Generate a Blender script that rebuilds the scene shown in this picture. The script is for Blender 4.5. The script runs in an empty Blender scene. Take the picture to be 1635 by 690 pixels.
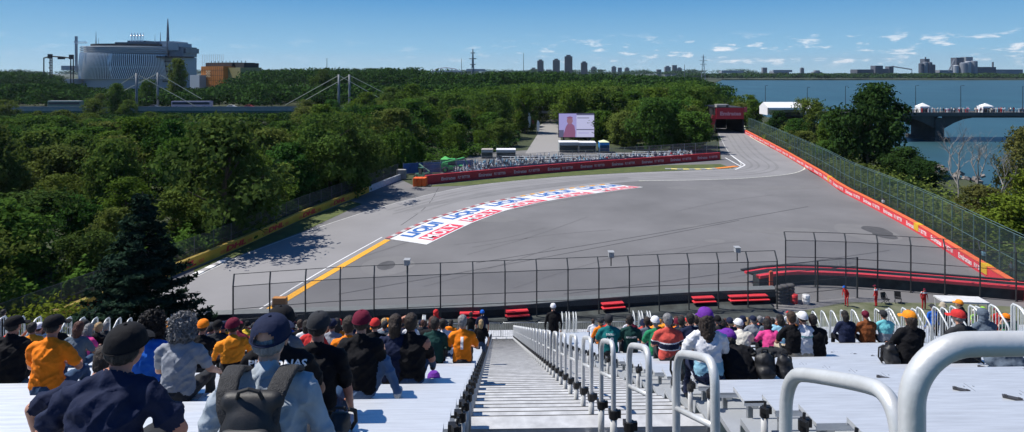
import bpy, math, random
import numpy as np
from mathutils import Vector, Matrix, noise
from mathutils.bvhtree import BVHTree
from mathutils.geometry import tessellate_polygon
random.seed(7); np.random.seed(7)
scn = bpy.context.scene
COL = scn.collection
H = 20.0                      # eye height above the track
R = math.radians
def at(px, py, Y): return Vector(((px-817.5)/1000*Y, Y, H-(py-115)/1000*Y))
def gnd(px, py, z=0.0):
    Y = (H-z)*1000/(py-115.0)
    return Vector(((px-817.5)/1000*Y, Y, z))

# ------------------------------------------------------------------ materials
MATS = {}
def nd(nt, t, **kw):
    n = nt.nodes.new(t)
    for k, v in kw.items():
        if k in n.inputs: n.inputs[k].default_value = v
        else: setattr(n, k, v)
    return n
def mat(name, col, rough=.6, metal=0.0, var=.12, scale=3.0, bump=0.0, bscale=None, spec=.5, emit=None, estr=1.0,
        stretch=None, col2=None, detail=5):
    if name in MATS: return MATS[name]
    m = bpy.data.materials.new(name); m.use_nodes = True; MATS[name] = m
    nt = m.node_tree; L = nt.links.new; b = nt.nodes['Principled BSDF']
    b.inputs['Roughness'].default_value = rough; b.inputs['Metallic'].default_value = metal
    b.inputs['Specular IOR Level'].default_value = spec
    tc = nd(nt, 'ShaderNodeTexCoord'); mp = nd(nt, 'ShaderNodeMapping')
    L(tc.outputs['Object'], mp.inputs['Vector'])
    if stretch: mp.inputs['Scale'].default_value = stretch
    nz = nd(nt, 'ShaderNodeTexNoise', Scale=scale, Detail=detail, Roughness=.6)
    L(mp.outputs['Vector'], nz.inputs['Vector'])
    mx = nd(nt, 'ShaderNodeMix', data_type='RGBA')
    c = col
    if col2 is None:
        a = [max(0, v*(1-var)) for v in c[:3]]+[1]; d = [min(1, v*(1+var)) for v in c[:3]]+[1]
    else: a = list(c[:3])+[1]; d = list(col2[:3])+[1]
    mx.inputs[6].default_value = a; mx.inputs[7].default_value = d
    mr = nd(nt, 'ShaderNodeMapRange'); mr.inputs['From Min'].default_value = .32; mr.inputs['From Max'].default_value = .68
    L(nz.outputs['Fac'], mr.inputs['Value']); L(mr.outputs['Result'], mx.inputs[0])
    L(mx.outputs[2], b.inputs['Base Color'])
    if bump:
        bz = nd(nt, 'ShaderNodeTexNoise', Scale=bscale or scale*4, Detail=4)
        L(mp.outputs['Vector'], bz.inputs['Vector'])
        bp = nd(nt, 'ShaderNodeBump', Strength=bump, Distance=.02)
        L(bz.outputs['Fac'], bp.inputs['Height']); L(bp.outputs['Normal'], b.inputs['Normal'])
    if emit:
        b.inputs['Emission Color'].default_value = list(emit)+[1]; b.inputs['Emission Strength'].default_value = estr
    return m
def leafmat(name, cols, trans=.25):
    m = bpy.data.materials.new(name); m.use_nodes = True; MATS[name] = m
    nt = m.node_tree; L = nt.links.new; nt.nodes.remove(nt.nodes['Principled BSDF'])
    out = nt.nodes['Material Output']
    oi = nd(nt, 'ShaderNodeObjectInfo'); rp = nd(nt, 'ShaderNodeValToRGB')
    el = rp.color_ramp.elements
    while len(el) < len(cols): el.new(.5)
    for i, c in enumerate(cols): el[i].position = i/(len(cols)-1); el[i].color = list(c)+[1]
    L(oi.outputs['Random'], rp.inputs['Fac'])
    tc = nd(nt, 'ShaderNodeTexCoord'); nz = nd(nt, 'ShaderNodeTexNoise', Scale=.8, Detail=6, Roughness=.7)
    L(tc.outputs['Object'], nz.inputs['Vector'])
    mr = nd(nt, 'ShaderNodeMapRange'); mr.inputs['From Min'].default_value = .3; mr.inputs['From Max'].default_value = .7
    mr.inputs['To Min'].default_value = .55; mr.inputs['To Max'].default_value = 1.5
    L(nz.outputs['Fac'], mr.inputs['Value'])
    vm = nd(nt, 'ShaderNodeVectorMath', operation='SCALE')
    L(rp.outputs['Color'], vm.inputs[0]); L(mr.outputs['Result'], vm.inputs['Scale'])
    d = nd(nt, 'ShaderNodeBsdfDiffuse'); t = nd(nt, 'ShaderNodeBsdfTranslucent'); ms = nd(nt, 'ShaderNodeMixShader')
    L(vm.outputs[0], d.inputs['Color']); L(vm.outputs[0], t.inputs['Color'])
    ms.inputs[0].default_value = trans
    L(d.outputs[0], ms.inputs[1]); L(t.outputs[0], ms.inputs[2]); L(ms.outputs[0], out.inputs['Surface'])
    return m
def meshmat(name, col, cell=.06, wire=.14, rough=.6):
    """woven wire: opaque wires, open cells, laid out in the panel's own metres (UV)"""
    m = bpy.data.materials.new(name); m.use_nodes = True; MATS[name] = m
    nt = m.node_tree; L = nt.links.new; b = nt.nodes['Principled BSDF']
    b.inputs['Base Color'].default_value = list(col)+[1]; b.inputs['Roughness'].default_value = rough
    uv = nd(nt, 'ShaderNodeUVMap'); sp = nd(nt, 'ShaderNodeSeparateXYZ'); L(uv.outputs['UV'], sp.inputs[0])
    rs = []
    for ax in (0, 1):
        q = nd(nt, 'ShaderNodeMath', operation='DIVIDE'); q.inputs[1].default_value = cell; L(sp.outputs[ax], q.inputs[0])
        f = nd(nt, 'ShaderNodeMath', operation='FRACT'); L(q.outputs[0], f.inputs[0])
        l = nd(nt, 'ShaderNodeMath', operation='LESS_THAN'); l.inputs[1].default_value = wire; L(f.outputs[0], l.inputs[0]); rs.append(l)
    mxn = nd(nt, 'ShaderNodeMath', operation='MAXIMUM'); L(rs[0].outputs[0], mxn.inputs[0]); L(rs[1].outputs[0], mxn.inputs[1])
    L(mxn.outputs[0], b.inputs['Alpha'])
    return m

# ------------------------------------------------------------------ mesh helpers
def np_mesh(name, V, F, smooth=False):
    me = bpy.data.meshes.new(name)
    V = np.asarray(V, dtype=np.float32); F = np.asarray(F, dtype=np.int32)
    n = F.shape[1]
    me.vertices.add(len(V)); me.vertices.foreach_set('co', V.ravel())
    me.loops.add(F.size); me.loops.foreach_set('vertex_index', F.ravel())
    me.polygons.add(len(F)); me.polygons.foreach_set('loop_start', np.arange(len(F), dtype=np.int32)*n)
    me.update(calc_edges=True); me.validate()
    if smooth: me.shade_smooth()
    return me
class MB:
    def __init__(s): s.v = []; s.f = []; s.m = []; s.uv = {}
    def add(s, vs, fs, mi=0):
        o = len(s.v); s.v += [tuple(v) for v in vs]
        for f in fs: s.f.append(tuple(i+o for i in f)); s.m.append(mi)
    def box(s, c, d, rz=0, mi=0, rx=0, ry=0):
        M = Matrix.Rotation(rz, 3, 'Z') @ Matrix.Rotation(ry, 3, 'Y') @ Matrix.Rotation(rx, 3, 'X'); c = Vector(c)
        vs = [c + M @ Vector((x*d[0]/2, y*d[1]/2, z*d[2]/2)) for x in (-1, 1) for y in (-1, 1) for z in (-1, 1)]
        s.add(vs, [(0, 1, 3, 2), (4, 6, 7, 5), (0, 4, 5, 1), (2, 3, 7, 6), (0, 2, 6, 4), (1, 5, 7, 3)], mi); return s
    def quad(s, a, b, c, d, mi=0): s.add([a, b, c, d], [(0, 1, 2, 3)], mi); return s
    def tube(s, pts, r, n=8, mi=0, closed=False):
        pts = [Vector(p) for p in pts]; rs = r if isinstance(r, (list, tuple)) else [r]*len(pts)
        rings = []; pr = None
        for i, p in enumerate(pts):
            if i == 0: t = pts[1]-p
            elif i == len(pts)-1: t = p-pts[i-1]
            else: t = (pts[i+1]-p).normalized()+(p-pts[i-1]).normalized()
            t.normalize()
            if pr is None:
                a = Vector((0, 0, 1)) if abs(t.z) < .9 else Vector((1, 0, 0)); u = t.cross(a).normalized()
            else: u = (pr-t*pr.dot(t)).normalized()
            pr = u; w = t.cross(u)
            rings.append([p+(u*math.cos(2*math.pi*k/n)+w*math.sin(2*math.pi*k/n))*rs[i] for k in range(n)])
        vs = [v for rg in rings for v in rg]; fs = []
        for i in range(len(pts)-1):
            for k in range(n): a = i*n+k; b = i*n+(k+1) % n; fs.append((a, b, b+n, a+n))
        fs.append(tuple(range(n-1, -1, -1))); fs.append(tuple((len(pts)-1)*n+k for k in range(n)))
        s.add(vs, fs, mi); return s
    def prism(s, poly, z0, z1, mi=0):
        n = len(poly); poly = [(p[0], p[1]) for p in poly]
        area = sum(poly[i][0]*poly[(i+1) % n][1]-poly[(i+1) % n][0]*poly[i][1] for i in range(n))
        if area < 0: poly = poly[::-1]
        vs = [(x, y, z0) for x, y in poly]+[(x, y, z1) for x, y in poly]
        tri = tessellate_polygon([[Vector((x, y, 0)) for x, y in poly]])
        fs = [(i, (i+1) % n, (i+1) % n+n, i+n) for i in range(n)]
        for t in tri:
            a, b, c = t
            ar = (poly[b][0]-poly[a][0])*(poly[c][1]-poly[a][1])-(poly[c][0]-poly[a][0])*(poly[b][1]-poly[a][1])
            if ar < 0: a, c = c, a
            fs.append((a+n, b+n, c+n)); fs.append((c, b, a))
        s.add(vs, fs, mi); return s
    def lathe(s, prof, c=(0, 0, 0), n=16, mi=0):
        vs = []; c = Vector(c)
        for r, z in prof: vs += [c+Vector((r*math.cos(2*math.pi*k/n), r*math.sin(2*math.pi*k/n), z)) for k in range(n)]
        fs = []
        for i in range(len(prof)-1):
            for k in range(n): a = i*n+k; b = i*n+(k+1) % n; fs.append((a, b, b+n, a+n))
        fs.append(tuple(range(n-1, -1, -1))); fs.append(tuple((len(prof)-1)*n+k for k in range(n)))
        s.add(vs, fs, mi); return s
    def build(s, name, mats, parent=None, smooth=False, loc=None, rz=0, bevel=0):
        me = bpy.data.meshes.new(name); me.from_pydata(s.v, [], s.f)
        if not isinstance(mats, (list, tuple)): mats = [mats]
        for m in mats: me.materials.append(m)
        if len(mats) > 1: me.polygons.foreach_set('material_index', s.m)
        if smooth: me.shade_smooth()
        me.update()
        o = bpy.data.objects.new(name, me); COL.objects.link(o)
        if parent: o.parent = parent
        if loc is not None: o.location = loc
        if rz: o.rotation_euler[2] = rz
        if bevel:
            bv = o.modifiers.new('bevel', 'BEVEL'); bv.width = bevel; bv.segments = 2
        return o
def tag(o, label=None, cat=None, group=None, kind=None):
    if label: o['label'] = label
    if cat: o['category'] = cat
    if group: o['group'] = group
    if kind: o['kind'] = kind
    return o
def empty(name, loc, rz=0):
    o = bpy.data.objects.new(name, None); COL.objects.link(o); o.location = loc; o.rotation_euler[2] = rz; return o
def copy_tree(o, parent=None):
    c = o.copy(); COL.objects.link(c)
    if parent is not None: c.parent = parent
    for ch in list(o.children): copy_tree(ch, c)
    return c
def sheet(name, poly, z, m, kind='structure', sub=0):
    tri = tessellate_polygon([[Vector((p[0], p[1], 0)) for p in poly]])
    mb = MB(); fs = []
    for a, b, c in tri:
        A, B, Cc = poly[a], poly[b], poly[c]
        ar = (B[0]-A[0])*(Cc[1]-A[1])-(Cc[0]-A[0])*(B[1]-A[1])
        fs.append((a, b, c) if ar > 0 else (c, b, a))
    mb.add([(p[0], p[1], z) for p in poly], fs)
    o = mb.build(name, m)
    if kind: o['kind'] = kind
    return o
_tc = {}
def text_geo(s, bold=.0):
    k = (s, bold)
    if k in _tc: return _tc[k]
    cu = bpy.data.curves.new('t', 'FONT'); cu.body = s; cu.size = 1; cu.offset = bold; cu.resolution_u = 3
    o = bpy.data.objects.new('t', cu); COL.objects.link(o)
    bpy.context.view_layer.update()
    me = bpy.data.meshes.new_from_object(o.evaluated_get(bpy.context.evaluated_depsgraph_get()))
    V = [v.co.copy() for v in me.vertices]; F = [tuple(p.vertices) for p in me.polygons]
    bpy.data.objects.remove(o); bpy.data.curves.remove(cu); bpy.data.meshes.remove(me)
    x0 = min(v.x for v in V); x1 = max(v.x for v in V); y0 = min(v.y for v in V); y1 = max(v.y for v in V)
    V = [((v.x-x0)/(x1-x0), (v.y-y0)/(y1-y0)) for v in V]
    _tc[k] = (V, F, (x1-x0)/(y1-y0)); return _tc[k]
def text_map(mb, s, fn, bold=.02, mi=0):
    V, F, asp = text_geo(s, bold); mb.add([fn(u, v) for u, v in V], F, mi)
def quadmap(A, B, C, D):
    """A bottom-left, B bottom-right, C top-right, D top-left"""
    A, B, C, D = map(Vector, (A, B, C, D))
    return lambda u, v: (A*(1-u)+B*u)*(1-v)+(D*(1-u)+C*u)*v
class Path:
    def __init__(s, pts, smooth=0):
        P = [Vector((p[0], p[1], p[2] if len(p) > 2 else 0)) for p in pts]
        for _ in range(smooth):
            Q = [P[0]]
            for i in range(len(P)-1): Q += [P[i]*.75+P[i+1]*.25, P[i]*.25+P[i+1]*.75]
            P = Q+[P[-1]]
        s.P = P; s.S = [0]
        for i in range(1, len(P)): s.S.append(s.S[-1]+(P[i]-P[i-1]).length)
        s.L = s.S[-1]
    def pos(s, t):
        t = min(max(t, 0), s.L)
        for i in range(len(s.P)-1):
            if t <= s.S[i+1] or i == len(s.P)-2:
                d = s.S[i+1]-s.S[i]; f = (t-s.S[i])/d if d else 0
                T = (s.P[i+1]-s.P[i]).normalized(); return s.P[i].lerp(s.P[i+1], f), T, Vector((T.y, -T.x, 0)).normalized()
    def off(s, d):   # offset to the right of travel
        out = []
        for i, p in enumerate(s.P):
            a = s.pos(max(s.S[i]-.05, 0))[2]; b = s.pos(min(s.S[i]+.05, s.L))[2]; out.append(p+(a+b).normalized()*d)
        return Path(out)
def ribbon(mb, path, x0, x1, z0, z1, s0=0, s1=None, step=2.0, mi=0):
    """box-section wall following the path between offsets x0,x1 and heights z0,z1"""
    s1 = path.L if s1 is None else s1
    n = max(1, int(math.ceil((s1-s0)/step))); vs = []; fs = []
    for i in range(n+1):
        p, T, N = path.pos(s0+(s1-s0)*i/n)
        for (x, z) in ((x0, z0), (x1, z0), (x1, z1), (x0, z1)): vs.append(p+N*x+Vector((0, 0, z)))
    for i in range(n):
        for k in range(4): a = i*4+k; b = i*4+(k+1) % 4; fs.append((a, b, b+4, a+4))
    fs.append((3, 2, 1, 0)); fs.append(tuple(n*4+k for k in range(4)))
    mb.add(vs, fs, mi)
def mesh_panel(path, z0, z1, m, parent, name='wire_mesh', off=0, lean=0, step=3.0):
    n = max(1, int(math.ceil(path.L/step))); vs = []; uv = []; fs = []
    for i in range(n+1):
        s = path.L*i/n; p, T, N = path.pos(s)
        vs += [p+N*off+Vector((0, 0, z0)), p+N*(off+lean)+Vector((0, 0, z1))]; uv += [(s, z0), (s, z1)]
    for i in range(n): fs.append((2*i, 2*i+2, 2*i+3, 2*i+1))
    me = bpy.data.meshes.new(name); me.from_pydata(vs, [], fs); me.materials.append(m)
    u = me.uv_layers.new(name='UVMap')
    for l in me.loops: u.data[l.index].uv = uv[l.vertex_index]
    o = bpy.data.objects.new(name, me); COL.objects.link(o); o.parent = parent; return o

# common materials
ASPH = mat('runoff_asphalt', (.155, .152, .156), .9, var=.17, scale=.07, bump=.15, bscale=30, detail=8)
TRK = mat('track_asphalt', (.235, .23, .235), .85, var=.09, scale=.1, bump=.1, bscale=30, detail=8)
GRASS = mat('turf', (.05, .075, .018), .9, col2=(.10, .12, .03), scale=.6, bump=.6, bscale=12)
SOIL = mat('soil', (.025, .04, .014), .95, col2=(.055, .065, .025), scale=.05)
WHITE = mat('white_paint', (.78, .78, .78), .6, var=.06)
REDP = mat('red_paint', (.62, .025, .03), .5, var=.1)
BLUEP = mat('blue_paint', (.02, .09, .42), .5, var=.1)
YEL = mat('yellow_paint', (.72, .42, .02), .5, var=.08)
ORG = mat('orange_paint', (.82, .40, .03), .5, var=.1)
PINKR = mat('red_banner', (.75, .045, .06), .5, var=.1)
SHADED_RED = mat('shaded_red_banner', (.38, .012, .03), .5, var=.15)  # banner red with the shade of camera-facing sides put into the colour
BLK = mat('black_rubber', (.012, .012, .013), .7, var=.3)
POST = mat('fence_steel', (.05, .055, .06), .5, .6, var=.2)
GALV = mat('galvanised_steel', (.45, .47, .48), .38, .85, var=.12, scale=14, bump=.05)
PIPE = mat('pipe_aluminium', (.60, .61, .61), .45, .3, var=.08, scale=9, bump=.06, bscale=60)
ALU = mat('bench_aluminium', (.71, .735, .76), .42, .5, var=.11, scale=2.2, bump=.10, bscale=3, stretch=(1, 14, 14))
TREAD = mat('tread_aluminium', (.60, .60, .60), .5, .3, var=.18, scale=5, bump=.1, bscale=60)
CONC = mat('concrete', (.32, .32, .31), .85, var=.15, scale=.7)
DARK = mat('dark_cladding', (.02, .022, .026), .8, var=.2)
WMESH = meshmat('woven_wire', (.24, .25, .26), .06, .12)
GMESH = meshmat('green_woven_wire', (.035, .07, .07), .06, .17)
DMESH = meshmat('dark_woven_wire', (.06, .07, .075), .06, .22)
BARK = mat('bark', (.08, .065, .05), .95, var=.3, scale=4, bump=.6)
# ------------------------------------------------------------------ ground, water, track
isl = [(-7000, -300), (60, -300), (62, 30), (66, 62), (74, 84), (84, 112), (86, 150), (100, 186), (118, 205), (112, 260), (118, 330), (150, 450),
       (215, 700), (420, 1300), (900, 2600), (2500, 6500), (-7000, 6500)]
def land(name, poly, z, m):
    n = len(poly); mb = MB(); tri = tessellate_polygon([[Vector((p[0], p[1], 0)) for p in poly]])
    cx = []
    for i, p in enumerate(poly):
        a = Vector(poly[i-1]); b = Vector(poly[(i+1) % n]); t = (b-a).normalized(); nn = Vector((t.y, -t.x)); cx.append((p[0]+nn.x*7, p[1]+nn.y*7, -4))
    vs = [(p[0], p[1], z) for p in poly]+cx
    fs = [(i, i+n, (i+1) % n+n, (i+1) % n) for i in range(n)]
    for a, b, c in tri:
        A, B, C = poly[a], poly[b], poly[c]; ar = (B[0]-A[0])*(C[1]-A[1])-(C[0]-A[0])*(B[1]-A[1])
        fs.append((a, b, c) if ar > 0 else (c, b, a))
    mb.add(vs, fs); o = mb.build(name, m); o['kind'] = 'structure'; return o
land('ground', isl, -.03, SOIL)
land('far_shore', [(430, 1720), (1000, 1690), (2200, 1660), (6000, 1700), (7000, 7000), (1500, 6600)], -.5, SOIL)
wm = mat('river_water', (.03, .080, .10), .40, var=.2, scale=.02, bump=1.0, bscale=.35, stretch=(1, .35, 1), spec=.3)
sheet('river', [(-7500, -2000), (9000, -2000), (9000, 9000), (-7500, 9000)], -2.0, wm)
G = lambda *ps: [tuple(gnd(x, y)[:2]) for x, y in ps]
leftbase = [(-90, 590), (100, 513), (298, 432), (364, 404), (413, 382), (480, 351), (545, 325), (607, 300), (640, 287)]
rightbase = [(1189, 213), (1241, 241), (1281, 265), (1314, 285), (1342, 306), (1391, 331), (1464, 371), (1525, 411), (1586, 450), (1650, 490)]
asph = G(*leftbase)+G((664, 298), (760, 287), (900, 274), (1000, 267), (1152, 255), (1146, 214), (1138, 196), (1190, 196))+G(*rightbase)+[(49, 44), (-44, 40)]
sheet('run_off_area', asph, .0, ASPH)
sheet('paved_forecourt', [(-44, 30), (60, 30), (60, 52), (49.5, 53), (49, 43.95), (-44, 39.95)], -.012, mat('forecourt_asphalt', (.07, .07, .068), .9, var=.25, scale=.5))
trk_in = [(60, 566), (303, 447), (373, 413), (493, 368), (600, 333), (674, 313), (748, 297), (860, 285), (1000, 277), (1100, 273), (1172, 270), (1188, 263), (1163, 246), (1148, 214), (1140, 197)]
trk_out = [(1188, 197), (1191, 214), (1213, 228), (1245, 242), (1272, 256), (1284, 264), (1286, 270), (1270, 277), (1230, 282), (1170, 286), (1100, 288), (1020, 289), (975, 293), (917, 300), (865, 307), (774, 325), (697, 348), (622, 381), (510, 440), (400, 506), (330, 555)]
def flat(pts, z=0):
    p = Path([gnd(x, y, z) for x, y in pts], 2); return p
tp_in = flat(trk_in); tp_out = flat(trk_out)
sheet('race_track', [tuple(p[:2]) for p in tp_in.P]+[tuple(p[:2]) for p in tp_out.P], .012, TRK)
def line(name, path, w, z, m, s0=0, s1=None, off=0):
    mb = MB(); s1 = path.L if s1 is None else s1; n = max(2, int((s1-s0)/1.5)); pts = [path.pos(s0+(s1-s0)*i/n) for i in range(n+1)]
    vs = []
    for p, T, N in pts: vs += [p+N*(off-w/2)+Vector((0, 0, z)), p+N*(off+w/2)+Vector((0, 0, z))]
    mb.add(vs, [(2*i, 2*i+1, 2*i+3, 2*i+2) for i in range(n)]); o = mb.build(name, m); o['kind'] = 'structure'; return o
WL = mat('worn_white_paint', (.5, .5, .49), .7, var=.25, scale=1.5)
line('track_edge_line', tp_in, .16, .02, WL)
o_ = flat(trk_out[:12]); line('track_edge_line', o_, .28, .02, mat('pale_line_paint', (.6, .62, .45), .7))
line('track_edge_line', flat([(1286, 270), (1270, 277), (1230, 282), (1170, 286), (1100, 288), (1030, 289)]), .2, .022, WL)
line('track_edge_line', flat([(610, 379), (510, 434), (395, 506), (330, 550)]), .16, .022, WHITE)
line('orange_edge_line', flat([(619, 383), (525, 437), (425, 497), (350, 548)]), .78, .022, ORG)
line('pit_exit_line', Path([gnd(1166, 247), gnd(1190, 264), gnd(1174, 271)]), .3, .024, WHITE)
line('pit_exit_line', Path([gnd(1158, 252), gnd(1183, 266)]), .25, .024, WHITE)
# grass
sheet('grass_verge', G((664, 299), (730, 291.5), (860, 278), (960, 270), (1060, 264), (1150, 262), (1172, 269), (1100, 272), (1000, 276), (900, 281.5), (800, 291), (745, 296.5)), .02, GRASS)
sheet('grass_verge', G((1215, 228), (1241, 241.5), (1281, 265.5), (1312, 284), (1313, 276)[:2], (1292, 273), (1286, 266), (1262, 250)), .02, GRASS)
sheet('grass_verge', G((310, 430), (364, 405), (413, 383), (480, 352), (560, 321), (578, 326), (520, 353), (493, 366), (373, 411), (310, 440)), .02, GRASS)
# far service road and infield
sheet('service_road', G((838, 246), (858, 215), (862, 200), (878, 190), (893, 190), (897, 250)), .0, mat('service_asphalt', (.27, .26, .25), .9, var=.1))
sheet('infield_paving', G((700, 281), (760, 284), (860, 275), (1000, 264), (1140, 254), (1120, 243), (960, 243), (900, 240), (840, 240), (740, 246), (715, 262)), -.004, mat('infield_paving', (.16, .155, .15), .9, var=.2, scale=.4))
# kerb, apex
kb = MB(); kp = flat([(1062, 270), (1100, 271), (1140, 270), (1176, 266)])
n = 14
for i in range(n):
    ribbon(kb, kp, -.6, .6, .015, .10, kp.L*i/n, kp.L*(i+.98)/n, mi=(0 if i % 2 else 1) if i < 9 else 2)
kb.build('apex_kerb', [mat('kerb_yellow', (.75, .62, .25), .6), CONC, mat('kerb_orange', (.8, .25, .04), .6)])['kind'] = 'structure'
kb = MB(); kp = flat([(300, 449), (335, 432), (373, 413)])
for i in range(8): ribbon(kb, kp, -.9, -.2, .015, .10, kp.L*i/8, kp.L*(i+.97)/8, mi=i % 2)
kb.build('exit_kerb', [WHITE, mat('kerb_grey', (.35, .34, .34), .7)])['kind'] = 'structure'
# painted advert on the run-off: five white modules, blue word above red word
low = Path([gnd(x, y) for x, y in [(681, 391), (700, 382), (753, 356.5), (805, 337), (866, 322.5), (932, 311.6), (980, 305), (1027, 299)]], 0)
up = Path([gnd(x, y) for x, y in [(622, 382), (660, 364), (697, 349), (774, 326), (865, 308.5), (917, 301), (975, 294.5)]], 0)
ad = MB()
def lo(t): return low.pos(low.L*t)[0]+Vector((0, 0, .03))
def hi(t): return up.pos(up.L*t)[0]+Vector((0, 0, .03))
NS = 40
for i in range(NS): ad.quad(lo(i/NS), lo((i+1)/NS), hi((i+1)/NS), hi(i/NS), 0)
Z = Vector((0, 0, .012))
def fmap(t0, t1, v0, v1, lift=1):
    def f(u, v):
        t = t0+(t1-t0)*u; w = v0+(v1-v0)*v; return lo(t)*(1-w)+hi(t)*w+Z*lift
    return f
for k in range(5):
    a = k/5+.035; b = (k+1)/5-.008
    f = fmap(a, b, .04, .44); m_ = 8
    for i in range(m_): ad.quad(f(i/m_, 0), f((i+1)/m_, 0), f((i+1)/m_, 1), f(i/m_, 1), 1)
    text_map(ad, 'MOLY', fmap(a+.006, b-.004, .09, .40, 2), .03, 0)
    text_map(ad, 'LIQUI', fmap(a, b, .52, .93, 1), .045, 2)
ad.build('painted_run_off_advert', [mat('advert_white', (.7, .7, .7), .6, var=.12, scale=.8), mat('advert_red', (.66, .05, .09), .6, var=.15), mat('advert_blue', (.03, .13, .40), .6, var=.15)])['kind'] = 'structure'
kb = MB(); kq = Path([p+Vector((0, 0, 0)) for p in up.P]); n = 46
for i in range(n):
    ribbon(kb, kq, -.6, -.05, .015, .09, kq.L*i/n, kq.L*(i+.97)/n, mi=(1 if i % 2 else 0) if i < 28 else (1 if i % 2 else 2))
kb.build('striped_kerb', [mat('kerb_red', (.36, .10, .11), .7, var=.3), mat('kerb_white', (.50, .48, .48), .7, var=.2), mat('kerb_amber', (.75, .38, .10), .6)])['kind'] = 'structure'
# patches and stains on the run-off
def blob(px, py, rx, ry, z, m, seed=0, name='asphalt_patch'):
    c = gnd(px, py); e = gnd(px+rx, py); f_ = gnd(px, py+ry); RX = (e-c).length; RY = (f_-c).length
    random.seed(seed); pts = []
    for k in range(28):
        a = 2*math.pi*k/28; q = 1+.16*noise.noise(Vector((math.cos(a)*1.5+seed, math.sin(a)*1.5, seed)))
        pts.append((c.x+RX*q*math.cos(a), c.y+RY*q*math.sin(a)))
    return sheet(name, pts, z, m)
DP = mat('dark_patch', (.07, .07, .075), .9, var=.2, scale=1); LP = mat('dusty_patch', (.166, .163, .165), .95, var=.06, scale=.6)
blob(618, 424, 42, 15, .006, LP, 5); blob(617, 424, 14, 7, .010, DP, 1); blob(1281, 432, 31, 6, .010, DP, 2)
blob(1400, 368, 19, 6.5, .010, DP, 3); blob(1413, 376, 16, 5, .011, DP, 4); blob(1385, 371, 42, 14, .005, LP, 9)
blob(790, 350, 40, 5, .006, LP, 11); blob(700, 470, 90, 9, .005, LP, 13); blob(1180, 300, 120, 4, .005, LP, 17)
sheet('dark_asphalt_band', [tuple(p[:2]) for p in flat([(626, 343), (700, 326), (800, 311), (880, 299), (960, 291), (1010, 286)]).P]+[tuple(p[:2]) for p in flat([(1000, 283), (900, 290), (800, 303), (700, 320), (628, 341)]).P], .016, mat('rubbered_asphalt', (.185, .182, .186), .85, var=.1, scale=.3))
for off_, wd_ in ((2.2, .5), (3.6, .45), (5.6, .35), (7.2, .6)): line('rubber_mark', flat(trk_in[4:14]), wd_, .018+.0005*off_, mat('rubber_mark', (.20, .197, .20), .85, var=.12, scale=.2), off=off_)
rgm = random.Random(4)
for i in range(16):
    a_ = (rgm.uniform(520, 1250), rgm.uniform(300, 470)); L_ = rgm.uniform(60, 240); c_ = a_[1]-L_*rgm.uniform(.1, .35)
    if c_ > 305: line('tyre_mark', Path([gnd(*a_), gnd(a_[0]+L_*.5, (a_[1]+c_)/2+rgm.uniform(-6, 6)), gnd(a_[0]+L_, c_)], 2), rgm.uniform(.12, .3), .008, mat('tyre_mark', (.125, .122, .126), .9, var=.1))
for i in range(14): blob(rgm.uniform(560, 1260), rgm.uniform(300, 470), rgm.uniform(15, 70), rgm.uniform(2, 6), .004+.0001*i, LP, 30+i)
for i, (a, b) in enumerate([((540, 470), (1180, 352)), ((760, 420), (1290, 330)), ((900, 470), (1420, 400)), ((640, 360), (700, 300))]):
    line('tar_seam', Path([gnd(*a), gnd((a[0]+b[0])/2+14, (a[1]+b[1])/2), gnd(*b)], 2), .12, .014, DP)

# ------------------------------------------------------------------ track walls
def post_fence(root, path, spacing, h, m, r=.05, z0=0, wires=(), top_wires=(), lean=0, leanh=0, off=0, wr=.015, maxposts=99):
    n = int(path.L/spacing)
    n = min(n, maxposts)
    for i in range(n+1):
        p, T, N = path.pos(path.L*i/n); q = MB(); b = p+N*off
        pts = [b+Vector((0, 0, z0)), b+Vector((0, 0, h))]
        if lean: pts.append(b+N*lean+Vector((0, 0, h+leanh)))
        q.tube(pts, r, 6); q.box(b+Vector((0, 0, z0+.01)), (.22, .22, .03)); q.build('post', m, root)
    for z in wires:
        q = MB(); k = max(1, int(path.L/3)); pp = [path.pos(path.L*j/k) for j in range(k+1)]
        q.tube([p+N*off+Vector((0, 0, z)) for p, T, N in pp], wr, 4); q.build('rail', m, root)
    for (x, z) in top_wires:
        q = MB(); k = max(1, int(path.L/3)); pp = [path.pos(path.L*j/k) for j in range(k+1)]
        q.tube([p+N*(off+x)+Vector((0, 0, z)) for p, T, N in pp], wr, 4); q.build('rail', m, root)
# left yellow wall  (path travels away from the camera, the track is on its right)
lp = Path([gnd(x, y) for x, y in leftbase], 1)
s_y = lp.L-12.5
r_ = empty('trackside_wall', lp.P[0]*0)
tag(r_, 'long yellow trackside wall with red lettering below the wooded slope', 'wall')
q = MB(); ribbon(q, lp, -.35, 0, 0, 1.0, 0, s_y); q.build('wall_face', mat('wall_yellow', (.62, .36, .03), .5, var=.15, scale=.5), r_)
q = MB(); ribbon(q, lp, -.40, .03, 1.0, 1.06, 0, s_y, mi=0); q.build('top_strip', mat('strip_yellow', (.5, .36, .08), .5), r_)
s = 3.0
while s < s_y-5:
    q = MB()
    def f(u, v, s=s):
        p, T, N = lp.pos(s+u*3.6+v*.25); return p+N*.02+Vector((0, 0, .18+.62*v))
    text_map(q, 'DHL', f, .06)
    for k in range(3):
        for e in ((-.9, -.1), (3.95, 4.75)):
            A = s+e[0]; B = s+e[1]; z = .22+.13*k
            P0 = lp.pos(A); P1 = lp.pos(B); q.quad(P0[0]+P0[2]*.02+Vector((0, 0, z)), P1[0]+P1[2]*.02+Vector((0, 0, z)), P1[0]+P1[2]*.02+Vector((0, 0, z+.06)), P0[0]+P0[2]*.02+Vector((0, 0, z+.06)))
    q.build('lettering', REDP, r_); s += 8.2
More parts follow.
